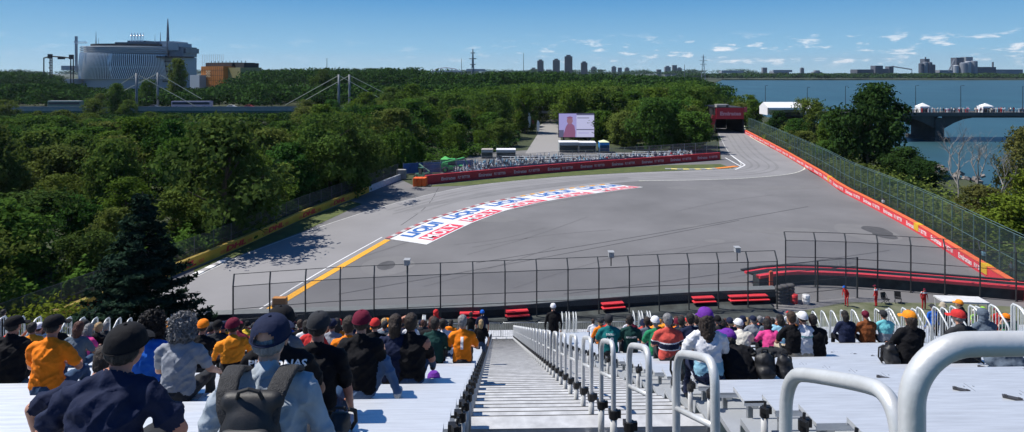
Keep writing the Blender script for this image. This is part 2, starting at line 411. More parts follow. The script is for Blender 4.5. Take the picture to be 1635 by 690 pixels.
r_ = empty('trackside_wall', lp.P[0]*0); tag(r_, 'short white trackside wall at the far end of the yellow one', 'wall')
q = MB(); ribbon(q, lp, -.35, 0, 0, 1.0, s_y+.02, lp.L); q.build('wall_face', mat('wall_white', (.5, .53, .56), .6, var=.2), r_)
q = MB(); q.box(lp.P[-1]+Vector((0, .7, .9)), (1.7, 1.0, 1.8)); q.build('end_block', CONC, r_, bevel=.08)
r_ = empty('debris_fence', lp.P[0]*0); tag(r_, 'dark wire fence above the yellow wall below the woods', 'fence')
lf = lp.off(-.6); post_fence(r_, lf, 2.9, 2.9, mat('dull_steel', (.12, .13, .14), .5, .4), .04, wires=(1.6, 2.9)); mesh_panel(lf, .9, 2.9, DMESH, r_)
# infield red wall, shade put into its colour (travels left to right, track on its right side = towards camera)
ip = Path([gnd(x, y) for x, y in [(680, 295), (730, 290), (800, 283), (860, 277.5), (930, 272), (1000, 266.5), (1080, 260.5), (1150, 255)]], 1)
r_ = empty('trackside_wall', (0, 0, 0)); tag(r_, 'shade-darkened red trackside wall with white lettering in front of the infield crowd', 'wall')
q = MB(); ribbon(q, ip, -.5, 0, 0, 1.55); q.build('wall_face', SHADED_RED, r_)
q = MB(); ribbon(q, ip, -.55, .03, 1.55, 1.62); q.build('top_strip', mat('strip_red', (.55, .03, .04), .5), r_)
s = 3.0; kk = 0
while s < ip.L-6:
    q = MB()
    def f(u, v, s=s):
        p, T, N = ip.pos(s+u*2.8); return p+N*.02+Vector((0, 0, .45+.62*v))
    def f2(u, v, s=s):
        p, T, N = ip.pos(s+3.3+u*2.5); return p+N*.02+Vector((0, 0, .5+.5*v))
    text_map(q, 'Emirates', f, .03); text_map(q, 'FLY BETTER', f2, .03)
    q.build('lettering', mat('dull_lettering', (.6, .42, .45), .6), r_); s += 7.6  # letters in a duller pinkish tone
r_ = empty('end_barrier', (0, 0, 0)); tag(r_, 'bright orange plastic barrier capping the left end of the darkened red wall', 'barrier')
q = MB(); c0 = gnd(671, 297)
for k in range(3): q.box(c0+Vector((-.75+.75*k, 0, .75)), (.7, 1.5, 1.5), rz=-.12)
q.build('barrier_block', mat('bright_orange', (.85, .14, .02), .5), r_, bevel=.08)
r_ = empty('debris_fence', (0, 0, 0)); tag(r_, 'tall grey wire fence between the infield crowd and the darkened red wall', 'fence')
jf = ip.off(-.9); post_fence(r_, jf, 3.2, 4.0, mat('light_steel', (.22, .25, .27), .5, .5), .05, wires=(1.7, 2.5, 3.3, 4.0), wr=.02); mesh_panel(jf, 1.5, 4.0, WMESH, r_)
# right-hand red wall
rp = Path([gnd(x, y) for x, y in rightbase], 1)
r_ = empty('trackside_wall', (0, 0, 0)); tag(r_, 'long bright red trackside wall with white lettering along the right side', 'wall')
q = MB(); ribbon(q, rp, -.0, -.5, 0, 1.05); 
q = MB(); ribbon(q, rp, -.45, 0, 0, 1.02) if False else ribbon(q, rp, -.5, 0, 0, 1.02)
q.build('wall_face', PINKR, r_)
q = MB(); ribbon(q, rp, -.56, .04, 1.02, 1.09); q.build('top_strip', mat('strip_orange', (.8, .16, .06), .5), r_)
s = 1.5; kk = 0
WH2 = mat('bright_lettering', (.85, .72, .72), .6)
while s < rp.L-7:
    q = MB()
    def f(u, v, s=s):
        p, T, N = rp.pos(s+u*3.0); return p+N*.02+Vector((0, 0, .25+.56*v))
    def f2(u, v, s=s):
        p, T, N = rp.pos(s+3.5+u*2.5); return p+N*.02+Vector((0, 0, .28+.46*v))
    text_map(q, 'Emirates', f, .03); text_map(q, 'FLY BETTER', f2, .03)
    q.build('lettering', WH2, r_); s += 7.3; kk += 1
for s in (92, 128, rp.L-9):
    q = MB(); ribbon(q, rp, -.57, .05, .25, 1.12, s, s+1.3); q.build('yellow_panel', YEL, r_)
r_ = empty('debris_fence', (0, 0, 0)); tag(r_, 'very long tall green wire fence above the red wall on the right', 'fence')
rf = rp.off(-.0); 
rf = Path([p for p in rp.P]).off(-1.1)
post_fence(r_, rf, 2.6, 5.0, mat('green_steel', (.12, .20, .20), .5, .5), .055, wires=(2.6, 5.0), wr=.035, top_wires=((-.5, 5.0),)); mesh_panel(rf, .9, 5.0, GMESH, r_)
# near-side wall and fences
np_ = Path([(-33, 48.0), (-15, 49.6), (-6.3, 50.3), (-1, 50.6), (6.2, 52.2), (11.6, 53.3), (16.3, 54.0), (23.0, 54.6)], 1)
r_ = empty('tyre_wall', (0, 0, 0)); tag(r_, 'long black tyre wall with draped red mats at the foot of the grandstand', 'tyre wall')
q = MB(); ribbon(q, np_, -.5, .35, 0, 1.15, step=1.2); q.build('tyre_stack', mat('black_covering', (.02, .023, .025), .7, var=.4, scale=1.2), r_)
q = MB(); ribbon(q, np_, -.54, .39, 1.15, 1.2, step=1.2); q.build('top_strip', mat('dusty_strip', (.16, .17, .17), .7), r_)
for px, w in ((752, 30), (822, 34), (974, 36), (1126, 36), (1186, 34), (1218, 30)):
    X = (px-817.5)/1000*52.5; s = min(range(0, int(np_.L*10)), key=lambda k: abs(np_.pos(k/10)[0].x-X))/10; hw = w*.0525/2
    q = MB(); 
    for k in range(2): ribbon(q, np_, .38+.28*k, .95+.25*k, .78-.26*k, .88-.26*k, s-hw-.05*k, s+hw+.05*k, step=.8)
    q.build('red_mat', PINKR, r_, bevel=.03)
# sloping bank behind it, dark tarp with the slope's shade in its colour
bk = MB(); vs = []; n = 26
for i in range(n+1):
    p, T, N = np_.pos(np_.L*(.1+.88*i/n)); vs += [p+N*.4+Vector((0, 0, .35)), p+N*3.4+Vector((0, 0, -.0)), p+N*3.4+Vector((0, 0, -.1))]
bk.add(vs, [(3*i, 3*i+1, 3*i+4, 3*i+3) for i in range(n)]); o = bk.build('service_bank', mat('shaded_tarp_bank', (.045, .052, .05), .85, var=.45, scale=.8)); o['kind'] = 'structure'
r_ = empty('debris_fence', (0, 0, 0)); tag(r_, 'near debris fence of dark posts and wires below the grandstand, left of the gap', 'fence')
nf = Path([(-20.8, 46.7), (-14.2, 48.3), (-7.9, 49.2), (0, 50.2), (7.9, 51.2), (15, 52.2), (22.4, 52.9)], 1)
DKP = mat('dark_post', (.06, .066, .07), .5, .4)
post_fence(r_, nf, 2.46, 4.05, DKP, .058, z0=0, wires=(1.5, 2.3, 4.0), wr=.028, lean=-.45, leanh=.75, top_wires=((-.45, 4.78),)); mesh_panel(nf, 1.0, 4.05, WMESH, r_)
for px in (657, 975, 1187):
    X = (px-817.5)/1000*51.3; s = min(range(0, int(nf.L*10)), key=lambda k: abs(nf.pos(k/10)[0].x-X))/10; p = nf.pos(s)[0]
    q = MB(); q.box((0, 0, 0), (.42, .5, .42)); q.box((0, .28, 0), (.3, .1, .3)); q.box((0, 0, .23), (.5, .62, .04))
    b = q.build('camera_housing', mat('housing_grey', (.35, .36, .37), .5), loc=p+Vector((0, .1, 5.05)), bevel=.03)
    q = MB(); q.tube([(0, 0, -.95), (0, 0, -.2)], .05, 6); q.build('bracket', DKP, b)
    tag(b, {657: 'grey camera housing on the near fence, leftmost of three', 975: 'pale camera housing on the near fence, middle of three', 1187: 'pale camera housing on the near fence, rightmost of three'}[px], 'camera', 'camera housings on the near fence')
# right-hand wall 2 with red top, fence on it
wp = Path([(22.6, 58.2), (26, 59.6), (31, 59.2), (38, 57.3), (47.5, 54.4)], 1)
r_ = empty('tyre_wall', (0, 0, 0)); tag(r_, 'black tyre wall with red top layers behind the three marshals', 'tyre wall')
q = MB(); ribbon(q, wp, -.3, .5, 0, 1.15, step=1.2); q.build('tyre_stack', mat('tarp_green_black', (.03, .038, .038), .75, var=.5, scale=.9), r_)
q = MB(); ribbon(q, wp, .1, .6, .95, 1.20, step=1.2); q.build('red_layer', PINKR, r_)
q = MB(); ribbon(q, wp, -.9, -.35, 1.0, 1.18, step=1.2); q.build('black_layer', BLK, r_)
q = MB(); ribbon(q, wp, -1.4, -1.1, .9, 1.10, step=1.2); q.build('red_layer', PINKR, r_)
q = MB(); ribbon(q, wp, -1.9, -1.55, 1.0, 1.16, step=1.2); q.build('black_layer', BLK, r_)
r_ = empty('debris_fence', (0, 0, 0)); tag(r_, 'tall debris fence of dark posts on the red-topped tyre wall, right of the gap', 'fence')
wf = Path([(25.6, 58.6), (31, 58.2), (38, 56.3), (46.5, 53.8)], 1)
post_fence(r_, wf, 2.42, 4.3, DKP, .06, wires=(1.6, 2.7, 4.25), wr=.028, lean=-.4, leanh=.65, top_wires=((-.4, 4.95),)); mesh_panel(wf, 1.0, 4.3, WMESH, r_)
r_ = empty('gate_frame', (0, 0, 0)); tag(r_, 'lower fence panel closing the service gap beside the tyre bundles', 'fence')
gf = Path([(22.6, 53.4), (27, 54.6), (30.6, 55.5)], 0)
post_fence(r_, gf, 4.0, 3.6, DKP, .07, wires=(.9, 1.9, 2.8, 3.55), wr=.025); mesh_panel(gf, .1, 3.6, WMESH, r_)
for i, (px, py) in enumerate(((1244, 478), (1252, 476), (1262, 474))):
    c = gnd(px, py+6); q = MB()
    for k in range(5): q.lathe([(.12, .30*k), (.33, .30*k+.02), (.37, .30*k+.13), (.33, .30*k+.26), (.12, .30*k+.28)], c, 14)
    o = q.build('tyre_bundle', mat('grey_tyres', (.09, .085, .085), .8, var=.3), smooth=True)
    tag(o, ['bundle of stacked tyres at the fence gap, leftmost of three', 'bundle of stacked tyres at the fence gap, between two others', 'bundle of stacked tyres at the fence gap, nearest the red-topped wall'][i], 'tyres', 'tyre bundles at the fence gap')
def barrel(name, px, py, m, label, h=.75, r=.3, cat='barrel'):
    c = gnd(px, py); q = MB(); q.lathe([(r*.9, 0), (r, .03), (r, h*.3), (r*1.05, h*.33), (r, h*.36), (r, h*.66), (r*1.05, h*.7), (r, h*.73), (r, h), (r*.8, h+.02)], (0, 0, 0), 16)
    tag(q.build(name, m, loc=c, smooth=True), label, cat)
barrel('barrel', 1268, 484, REDP, 'small red barrel in the service gap')
barrel('barrel', 1287, 485, WHITE, 'small white barrel in the service gap')
q = MB(); q.tube([(0, 0, 0), (0, 0, 2.1)], .12, 8); q.box((0, 0, .05), (.5, .5, .1)); q.box((0, -.02, 1.3), (.3, .2, 1.5))
tag(q.build('marker_post', mat('marker_red', (.8, .12, .05), .5), loc=gnd(1231, 470)), 'slim orange-red marker post at the right end of the near fence', 'post')
q = MB(); q.box((0, 0, 1.15), (1.1, .5, 1.0)); q.tube([(-.4, 0, 0), (-.4, 0, .7)], .05); q.tube([(.4, 0, 0), (.4, 0, .7)], .05)
o = q.build('marker_box', mat('box_orange', (.55, .24, .06), .6), loc=gnd(447, 507), bevel=.03)
q = MB(); q.box((0, -.26, 1.05), (1.12, .03, .18)); q.build('stripe', mat('stripe_brown', (.2, .07, .03), .6), o)
tag(o, 'orange-brown box board standing at the end of the orange track line', 'marker board')
# low service things by the marshals
q = MB(); q.box((0, 0, 2.0), (3.4, 1.4, .12)); 
for sx in (-1.6, 1.6):
    for sy in (-.6, .6): q.tube([(sx, sy, 0), (sx, sy, 2.0)], .04)
tag(q.build('canopy_table', mat('canopy_white', (.6, .6, .6), .6), loc=Vector((35.5, 49.5, 0)), rz=-.1), 'flat white canopy on thin legs beyond the standing spectators', 'canopy')
GRV = mat('verge', (.16, .165, .11), .95, col2=(.07, .085, .035), scale=.9)
sheet('service_verge', [(16, 45.5), (50, 42), (50, 52), (38, 54.2), (29, 54.4), (23, 51.9)], .004, GRV)
q = MB(); c = Vector((-.2, 0, 0))
def chair(loc, rz):
    r = empty('folding_chair', loc, rz); q = MB(); q.box((0, 0, .43), (.5, .48, .05)); q.build('seat', BLK, r)
    q = MB(); q.box((0, .25, .7), (.5, .05, .45), rx=-.15); q.build('backrest', BLK, r)
    for sx in (-1, 1):
        q = MB(); q.tube([(sx*.23, -.25, 0), (sx*.23, .22, .85)], .02); q.build('leg', POST, r)
        q = MB(); q.tube([(sx*.23, .25, 0), (sx*.23, -.22, .45)], .02); q.build('leg', POST, r)
    return r
tag(chair(Vector((32.2, 54.0, 0)), .3), 'black folding chair on the verge between the middle and right marshals', 'chair')
tag(chair(Vector((33.4, 54.2, 0)), -.4), 'black folding chair on the verge nearest the right marshal', 'chair')

# ------------------------------------------------------------------ infield things
def box_tent(name, px, py, w, d, h, m, label, roof='pyramid', cat='tent', group=None, Y=None, z=0, rise=.9, rm=None):
    c = gnd(px, py, z) if Y is None else Vector(((px-817.5)/1000*Y, Y, z)); r = empty(name, c)
    q = MB()
    for sx in (-1, 1):
        for sy in (-1, 1): q.tube([(sx*w/2*.97, sy*d/2*.97, 0), (sx*w/2*.97, sy*d/2*.97, h)], .05, 6)
    q.build('frame', GALV, r)
    q = MB(); q.box((0, d/2-.03, h/2), (w*.96, .04, h*.98)); q.box((-w/2+.03, 0, h/2), (.04, d*.9, h*.98)); q.box((w/2-.03, 0, h/2), (.04, d*.9, h*.98)); q.box((0, -d/2+.03, h*.86), (w*.96, .03, h*.26)); q.build('side_wall', m, r)
    q = MB(); n = 1
    if roof == 'pyramid': q.add([(-w/2, -d/2, h), (w/2, -d/2, h), (w/2, d/2, h), (-w/2, d/2, h), (0, 0, h+rise), (0, 0, h+rise*.98)], [(0, 1, 4), (1, 2, 4), (2, 3, 4), (3, 0, 4), (3, 2, 1, 0)])
    elif roof == 'gable': q.add([(-w/2, -d/2, h), (w/2, -d/2, h), (w/2, d/2, h), (-w/2, d/2, h), (-w/2, 0, h+rise), (w/2, 0, h+rise)], [(0, 1, 5, 4), (2, 3, 4, 5), (1, 2, 5), (3, 0, 4), (3, 2, 1, 0)])
    else: q.box((0, 0, h+.08), (w, d, .16))
    q.build('roof', rm or m, r); tag(r, label, cat, group); return r
GT = mat('grey_canvas', (.30, .33, .34), .7, var=.15); WT = mat('white_canvas', (.8, .8, .8), .6, var=.04)
box_tent('service_cabin', 908, 242, 5, 4, 2.4, GT, 'grey cabin under the left half of the big screen', 'flat', 'cabin', rm=WT)
box_tent('service_cabin', 936, 242, 4.5, 4, 2.3, GT, 'grey cabin under the right half of the big screen', 'flat', 'cabin', rm=WT)
box_tent('kiosk', 964, 243, 2.4, 3, 2.6, mat('bright_blue', (.02, .22, .55), .5), 'bright blue kiosk with a pale yellow roof by the trees', 'pyramid', 'kiosk', rise=.5, rm=mat('pale_yellow', (.7, .75, .45), .6))
box_tent('service_cabin', 808, 252, 4.5, 3, 1.9, GT, 'low grey cabin with white roof above the infield crowd', 'flat', 'cabin', rm=WT)
box_tent('service_cabin', 778, 252, 2.6, 2.5, 1.9, GT, 'small pale cabin half hidden under the dark trees', 'flat', 'cabin', rm=mat('dusty_roof', (.4, .36, .32), .8))
# low bleachers
for i, (px, py, w) in enumerate(((1060, 255, 13), (1000, 259, 12), (930, 262, 11), (850, 264, 13))):
    c = gnd(px, py); r = empty('low_bleacher', c, R(3))
    for k in range(4):
        q = MB(); q.box((0, 1.0*k, .45+.35*k), (w, .5, .06)); q.build('seat_plank', mat('bleacher_white', (.6, .62, .63), .5), r)
        q = MB()
        for j in range(5): q.tube([(-w/2+.2+j*(w-.4)/4, 1.0*k, 0), (-w/2+.2+j*(w-.4)/4, 1.0*k, .42+.35*k)], .04, 5)
        q.build('support', GALV, r)
    tag(r, 'low white bleacher behind the darkened red wall, %s of four from the right' % ['first', 'second', 'third', 'fourth'][i], 'bleacher', 'low bleachers in the infield')
# blue banner fence, left infield
r_ = empty('banner_fence', (0, 0, 0)); tag(r_, 'blue fabric banner fence under the dark trees left of the infield crowd', 'fence')
bp_ = Path([gnd(644, 279), gnd(665, 277), gnd(700, 276), (gnd(755, 272))], 0)
q = MB(); ribbon(q, bp_, -.05, .05, .1, 2.1, step=2); q.build('banner', mat('blue_banner', (.03, .10, .30), .6, var=.4, scale=.5), r_)
post_fence(r_, bp_, 2.5, 2.3, GALV, .05, off=-.1)
r_ = empty('banner_fence', (0, 0, 0)); tag(r_, 'low blue banner strip along the foot of the infield crowd', 'fence')
bp2 = ip.off(-2.0); q = MB(); ribbon(q, bp2, -.05, .05, .1, 1.7, 14, bp2.L-20, step=2); q.build('banner', mat('navy_banner', (.035, .075, .16), .6, var=.4, scale=.5), r_)
# green recovery telehandler
def telehandler(loc, rz, m, label, s=1):
    r = empty('recovery_tractor', loc, rz); r.scale = (s, s, s)
    q = MB(); q.box((0, 0, 1.0), (4.2, 1.6, .7)); q.box((-1.5, 0, 1.5), (1.3, 1.5, .6)); q.build('chassis', m, r, bevel=.08)
    q = MB(); q.box((-.1, .35, 1.9), (1.3, .85, 1.3)); q.build('cab', DARK, r, bevel=.1)
    q = MB(); q.box((-.1, .35, 2.6), (1.4, .95, .1)); q.build('cab_roof', m, r)
    q = MB(); q.tube([(-1.9, -.4, 1.9), (2.4, -.4, 2.9)], .18, 8); q.tube([(2.4, -.4, 2.9), (3.0, -.4, 1.7)], .1, 6); q.build('boom', m, r)
    for sx in (-1.4, 1.4):
        for sy in (-.9, .9):
            w = MB(); w.lathe([(.2, -.2), (.55, -.2), (.62, -.12), (.62, .12), (.55, .2), (.2, .2)], (0, 0, 0), 18); o = w.build('wheel', BLK, r, smooth=True); o.location = (sx, sy, .62); o.rotation_euler = (R(90), 0, 0)
            w = MB(); w.lathe([(.05, -.22), (.3, -.22), (.3, .22), (.05, .22)], (0, 0, 0), 12); w.build('rim', m, o)
    tag(r, label, 'tractor'); return r
telehandler(gnd(722, 275), .1, mat('lime_green', (.05, .42, .10), .5), 'green recovery tractor with raised boom by the blue banner fence')
telehandler(gnd(676, 289), 2.2, mat('dark_green_paint', (.03, .10, .07), .5), 'dark recovery tractor parked behind the orange barrier end', .95)
box_tent('shelter', 711, 272, 1.8, 1.6, 2.3, mat('lime_canvas', (.08, .5, .10), .6), 'small bright green shelter under the dark trees', 'pyramid', 'shelter', rise=.6)
# giant screen
sc = at(920.5, 219, 176); r = empty('video_screen', Vector((sc.x, 176, 0)))
sw, sh, zb = 9.9, 6.6, sc.z
q = MB(); q.box((0, .35, zb+sh/2), (sw+.3, .6, sh+.3)); q.build('housing', DARK, r)
for sx in (-3.6, 3.6):
    q = MB(); q.box((sx, .5, zb/2), (.4, .4, zb)); q.tube([(sx, .5, 0), (sx*.6, 2.6, zb+2)], .1); q.build('support', POST, r)
def em(n, c, s=1): return mat(n, tuple(v*.3 for v in c), .6, emit=c, estr=s, var=.05)
S1 = em('screen_lavender', (.28, .26, .50), .85); S2 = em('screen_magenta', (.22, .09, .17), .8); S3 = em('screen_skin', (.26, .13, .17), .8); S4 = em('screen_dark', (.09, .09, .16), .8); S5 = em('screen_pale', (.42, .42, .60), .85)
q = MB()
def sq(x0, x1, y0, y1, mi, k): q.box(((x0+x1)/2*sw-sw/2, .04-.012*k, zb+(y0+y1)/2*sh), ((x1-x0)*sw, .02, (y1-y0)*sh), mi=mi)
sq(0, 1, 0, 1, 0, 0); sq(.5, 1, 0, .93, 4, 1); sq(.5, 1, .93, 1, 3, 1); sq(.52, .86, .80, .83, 3, 2); sq(.5, .99, .30, .34, 3, 2); sq(.55, .85, .16, .19, 0, 2); sq(0, .14, .0, .30, 3, 1)
q.add([(-sw/2+sw*(.31+.085*math.cos(a)), .0, zb+sh*(.70+.15*math.sin(a))) for a in [2*math.pi*k/20 for k in range(20)]], [tuple(range(20))], 2)
q.add([(-sw/2+sw*x, .005, zb+sh*y) for x, y in ((.12, .0), (.46, .0), (.47, .2), (.44, .48), (.36, .58), (.26, .58), (.2, .45), (.15, .2))], [tuple(range(8))], 1)
q.add([(-sw/2+sw*(.31+.09*math.cos(a)), -.01, zb+sh*(.80+.08*math.sin(a))) for a in [math.pi*k/12 for k in range(13)]], [tuple(range(13))], 1)
q.build('picture_panel', [S1, S2, S3, S4, S5], r); tag(r, 'giant outdoor video screen showing a blurred figure on lavender', 'video screen')
# red covered advert bridge over the far end of the track
Yg = 205; xg0 = at(1143, 0, Yg).x; xg1 = at(1187, 0, Yg).x; w = xg1-xg0; r = empty('advert_bridge', Vector(((xg0+xg1)/2, Yg, 0)))
zt = 8.2; zbn = 4.6
q = MB(); q.box((0, -.1, (zt+zbn)/2), (w, .5, zt-zbn)); q.build('banner_face', SHADED_RED, r)
q = MB(); text_map(q, 'Emirates', quadmap((-w*.36, -.37, zbn+1.15), (w*.40, -.37, zbn+1.15), (w*.40, -.37, zbn+2.45), (-w*.36, -.37, zbn+2.45)), .05); q.build('lettering', mat('pink_lettering', (.55, .30, .34), .6), r)
q = MB(); q.box((0, 8, zt+.1), (w+.6, 16, .2)); q.box((-w/2, 8, zt/2), (.4, 15.6, zt)); q.box((w/2, 8, zt/2), (.4, 15.6, zt)); q.box((0, 15.8, zt/2), (w-.6, .3, zt-.3)); q.build('deck_and_dark_lining', DARK, r)  # black lining and closed back added to make the opening dark
q = MB(); q.box((-w/2-.9, .2, 3.8), (1.4, .3, 4.2), ry=.25); q.build('side_banner', SHADED_RED, r)
q = MB(); q.box((-w*.22, 2, zt+1.0), (w*.42, 3, .25)); 
for sx in (-.42, 0): q.box((w*sx, 2, zt+.6), (.2, 2, .8))
q.build('roof_box', CONC, r); q = MB(); q.box((w/2+.9, .6, 7.6), (1.0, .3, 1.6)); q.build('flag_panel', mat('flag_red', (.5, .1, .12), .7), r)
tag(r, 'covered bridge, opening lined black, with a darkened red lettered banner across the far track', 'bridge')
# feather flags, posts, overpass
for i, (px, py, top, m) in enumerate(((843, 213, 180, 'w'), (849, 208, 174, 'r'), (857, 216, 192, 'w'), (866, 195, 163, 'w'), (970, 200, 176, 'p'))):
    b = gnd(px, py); hh = H-(top-115)/1000*b.y; r = empty('feather_flag', b)
    q = MB(); q.tube([(0, 0, 0), (0, 0, hh*.8), (.25, 0, hh)], .06, 6); q.build('pole', GALV, r)
    q = MB(); q.add([(x, y, z) for y in (-.02, .02) for x, z in ((0, hh*.25), (.8, hh*.3), (.95, hh*.8), (.6, hh*.96), (.25, hh), (0, hh*.8))], [(0, 1, 2, 3, 4, 5), (11, 10, 9, 8, 7, 6)]+[(k, (k+1) % 6, (k+1) % 6+6, k+6) for k in range(6)]); q.build('flag', {'w': WHITE, 'r': mat('flag_red2', (.45, .06, .06), .7), 'p': mat('flag_pink', (.6, .25, .28), .7)}[m], r)
    tag(r, ['white feather flag, leftmost beside the service road', 'red feather flag beside the service road', 'short white flag at the edge of the service road', 'tall white flag in front of the grey overpass', 'pink flag right of the big screen'][i], 'flag')
for nm, x0, x1, y0, y1, Y, lb in (('overpass', 852, 897, 174, 181, 250, 'grey overpass above the end of the service road'), ('overpass', 998, 1038, 171, 178, 255, 'grey overpass glimpsed between trees right of the screen')):
    a = at(x0-20, y0, Y); b = at(x1+20, y1, Y); r = empty(nm, Vector(((a.x+b.x)/2, Y, 0))); W = b.x-a.x
    q = MB(); q.box((0, 0, (a.z+b.z)/2-.2), (W, 6, .9)); q.build('deck', CONC, r)
    q = MB(); q.tube([(-W/2, -2.9, a.z+1.0), (W/2, -2.9, a.z+1.0)], .07); [q.tube([(-W/2+k*W/10, -2.9, a.z), (-W/2+k*W/10, -2.9, a.z+1)], .05, 5) for k in range(11)]; q.build('railing', GALV, r)
    for sx in (-.3, .3): q = MB(); q.box((W*sx, 0, (b.z-.2)/2), (1, 4, b.z-.2)); q.build('pier', CONC, r)
    tag(r, lb, 'overpass')
q = MB(); b = at(1013, 152, 252); q.lathe([(.9, 0), (.8, b.z*.3), (.5, b.z*.5)], (0, 0, 0), 10); q.lathe([(.5, b.z*.5), (1.1, b.z*.72), (.9, b.z*.85), (.35, b.z*.9), (.5, b.z*.96), (.2, b.z)], (0, 0, 0), 10)
tag(q.build('sculpture', mat('pale_stone', (.5, .5, .47), .8), loc=Vector((b.x, 252, 0)), smooth=True), 'pale upright sculpture rising from the trees right of the screen', 'sculpture')
# ------------------------------------------------------------------ stayed road bridge, left
r = empty('road_bridge', Vector((-160, 290, 0))); BR = Vector((-160, 290, 0))
x0, x1 = -290, -45
q = MB(); q.box(((x0+x1)/2+160, 0, 2.9), (x1-x0, 12, 1.1)); q.build('deck', CONC, r)
q = MB(); q.box(((x0+x1)/2+160, -6.0, 3.9), (x1-x0, .25, .9)); q.build('parapet', mat('parapet_grey', (.26, .27, .28), .7), r)
q = MB(); q.box(((x0+x1)/2+160, -5.6, 2.0), (x1-x0, .5, 1.0)); q.build('girder', mat('girder_green', (.05, .12, .10), .6), r)
for k in range(8): q = MB(); q.box((x0+160+15+k*31, 0, 1.0), (2.2, 9, 4.6)); q.build('pier', CONC, r)
PYM = mat('pylon_grey', (.16, .18, .20), .6, .2); CBM = mat('cable_pale', (.30, .33, .29), .5)
for (pa, pb, ca, cb) in (((218, 117), (252, 116), [(140, 168), (150, 170)], [(315, 172), (322, 158)]), ((541, 119), (558, 119), [(455, 168), (475, 167)], [(612, 160), (628, 156)])):
    for i, (px, py) in enumerate((pa, pb)):
        Y = 284 if i == 0 else 296; b = at(px, py, Y)-BR; q = MB()
        q.tube([(b.x, b.y, -2), (b.x, b.y, b.z)], [.6, .5], 8); q.build('pylon_leg', PYM, r, smooth=True)
        for (cx, cy) in (ca[i], cb[i]):
            e = at(cx, cy, Y)-BR; e.z = max(e.z, 4.0) if cy > 165 else e.z
            q = MB(); q.tube([(b.x, b.y, b.z-.4), e], .14, 6); q.build('stay_cable', CBM, r)
tag(r, 'long low stayed road bridge beyond the left woods', 'bridge')
def bus(px, L, m, m2, label):
    Y = 287; b = Vector(((px-817.5)/1000*Y, Y, 3.45)); r = empty('bus', b)
    q = MB(); q.box((0, 0, 1.75), (L, 2.5, 2.9)); q.build('body', m, r, bevel=.15)
    q = MB(); q.box((0, 0, 3.3), (L-.4, 2.2, .22)); q.build('roof', m2, r)
    q = MB(); q.box((0, -1.27, 2.2), (L-1.0, .05, 1.0)); q.build('window', mat('bus_glass', (.03, .04, .06), .15), r)
    for sx in (-.36, .05, .34):
        for sy in (-1.15, 1.15): w = MB(); w.lathe([(.1, -.15), (.48, -.15), (.48, .15), (.1, .15)], n=14); o = w.build('wheel', BLK, r); o.location = (L*sx, sy, .48); o.rotation_euler = (R(90), 0, 0)
    tag(r, label, 'bus', 'buses on the stayed bridge')
bus(307, 18, mat('bus_lavender', (.30, .30, .42), .4), mat('bus_roof', (.04, .05, .08), .5), 'articulated lavender bus on the bridge between the stay cables')
bus(105, 15, mat('bus_green', (.06, .13, .12), .4), mat('bus_roof2', (.4, .42, .42), .5), 'dark green bus with pale roof at the left of the bridge')
for i, (px, c) in enumerate(((370, (.6, .6, .6)), (398, (.35, .05, .05)), (246, (.1, .12, .15)), (536, (.7, .7, .7)), (572, (.65, .68, .7)))):
    b = Vector(((px-817.5)/1000*287, 287, 3.45)); r = empty('car', b); m = mat('car_paint_%d' % i, c, .3)
    q = MB(); q.add([(x, y, z) for y in (-.85, .85) for x, z in ((-2.2, .3), (2.2, .3), (2.2, .8), (1.3, .95), (.7, 1.45), (-1.1, 1.45), (-1.9, .95), (-2.2, .85))], [tuple(range(8)), tuple(range(15, 7, -1))]+[(k, k+8, (k+1) % 8+8, (k+1) % 8) for k in range(8)]); q.build('body', m, r)
    q = MB(); q.box((-.2, -.86, 1.15), (1.7, .03, .38)); q.build('window', DARK, r)
    for sx in (-1.4, 1.4):
        for sy in (-.8, .8): w = MB(); w.lathe([(.1, -.1), (.32, -.1), (.32, .1), (.1, .1)], n=12); o = w.build('wheel', BLK, r); o.location = (sx, sy, .32); o.rotation_euler = (R(90), 0, 0)
    tag(r, ['white car on the bridge right of the lavender bus', 'dark red car on the bridge below the orange building', 'dark car on the bridge between the left pylons', 'white car beside the left leg of the right-hand pylon pair', 'pale silver car right of the right-hand pylon pair'][i], 'car', 'cars on the stayed bridge')
# ------------------------------------------------------------------ the large ribbed building
Yc = 600; k = Yc/1000
def cx(px): return (px-817.5)*k
def cz(py): return H-(py-115)*k
r = empty('ribbed_casino_building', Vector((cx(205), Yc, 0))); ox = cx(205)
GLS = mat('blue_grey_glass', (.08, .11, .155), .35, .2, var=.25, scale=.08); FIN = mat('fin_metal', (.78, .80, .84), .5, .3); PALE = mat('pale_panel', (.34, .38, .43), .6)
def plan(s, inset=0):   # s 0..1 along the front, curved face
    a = -1.25+2.5*s; X0 = cx(120)-ox; X1 = cx(262)-ox; rx = (X1-X0)/2-inset; mx = (X0+X1)/2
    return Vector((mx+rx*math.sin(a)/math.sin(1.25), -(math.cos(a)-math.cos(1.25))*24+6+inset*.5, 0))
def shell(z0, z1, inset, m, name):
    q = MB(); n = 40; vs = []
    for i in range(n+1): p = plan(i/n, inset); vs += [(p.x, p.y, z0), (p.x, p.y, z1)]
    for i in range(n, -1, -1): p = plan(i/n, inset); vs += [(p.x, 40, z0), (p.x, 40, z1)]
    N = 2*(n+1); fs = [(2*i, 2*((i+1) % N), 2*((i+1) % N)+1, 2*i+1) for i in range(N)]
    fs.append(tuple(2*i+1 for i in range(N))); q.add(vs, fs); return q.build(name, m, r)
shell(0, cz(126), 2, PALE, 'podium'); shell(cz(126), cz(86), 1.5, GLS, 'drum'); shell(cz(86), cz(74), 3, PALE, 'upper_storey'); shell(cz(74), cz(70), 8, DARK, 'roof_edge')
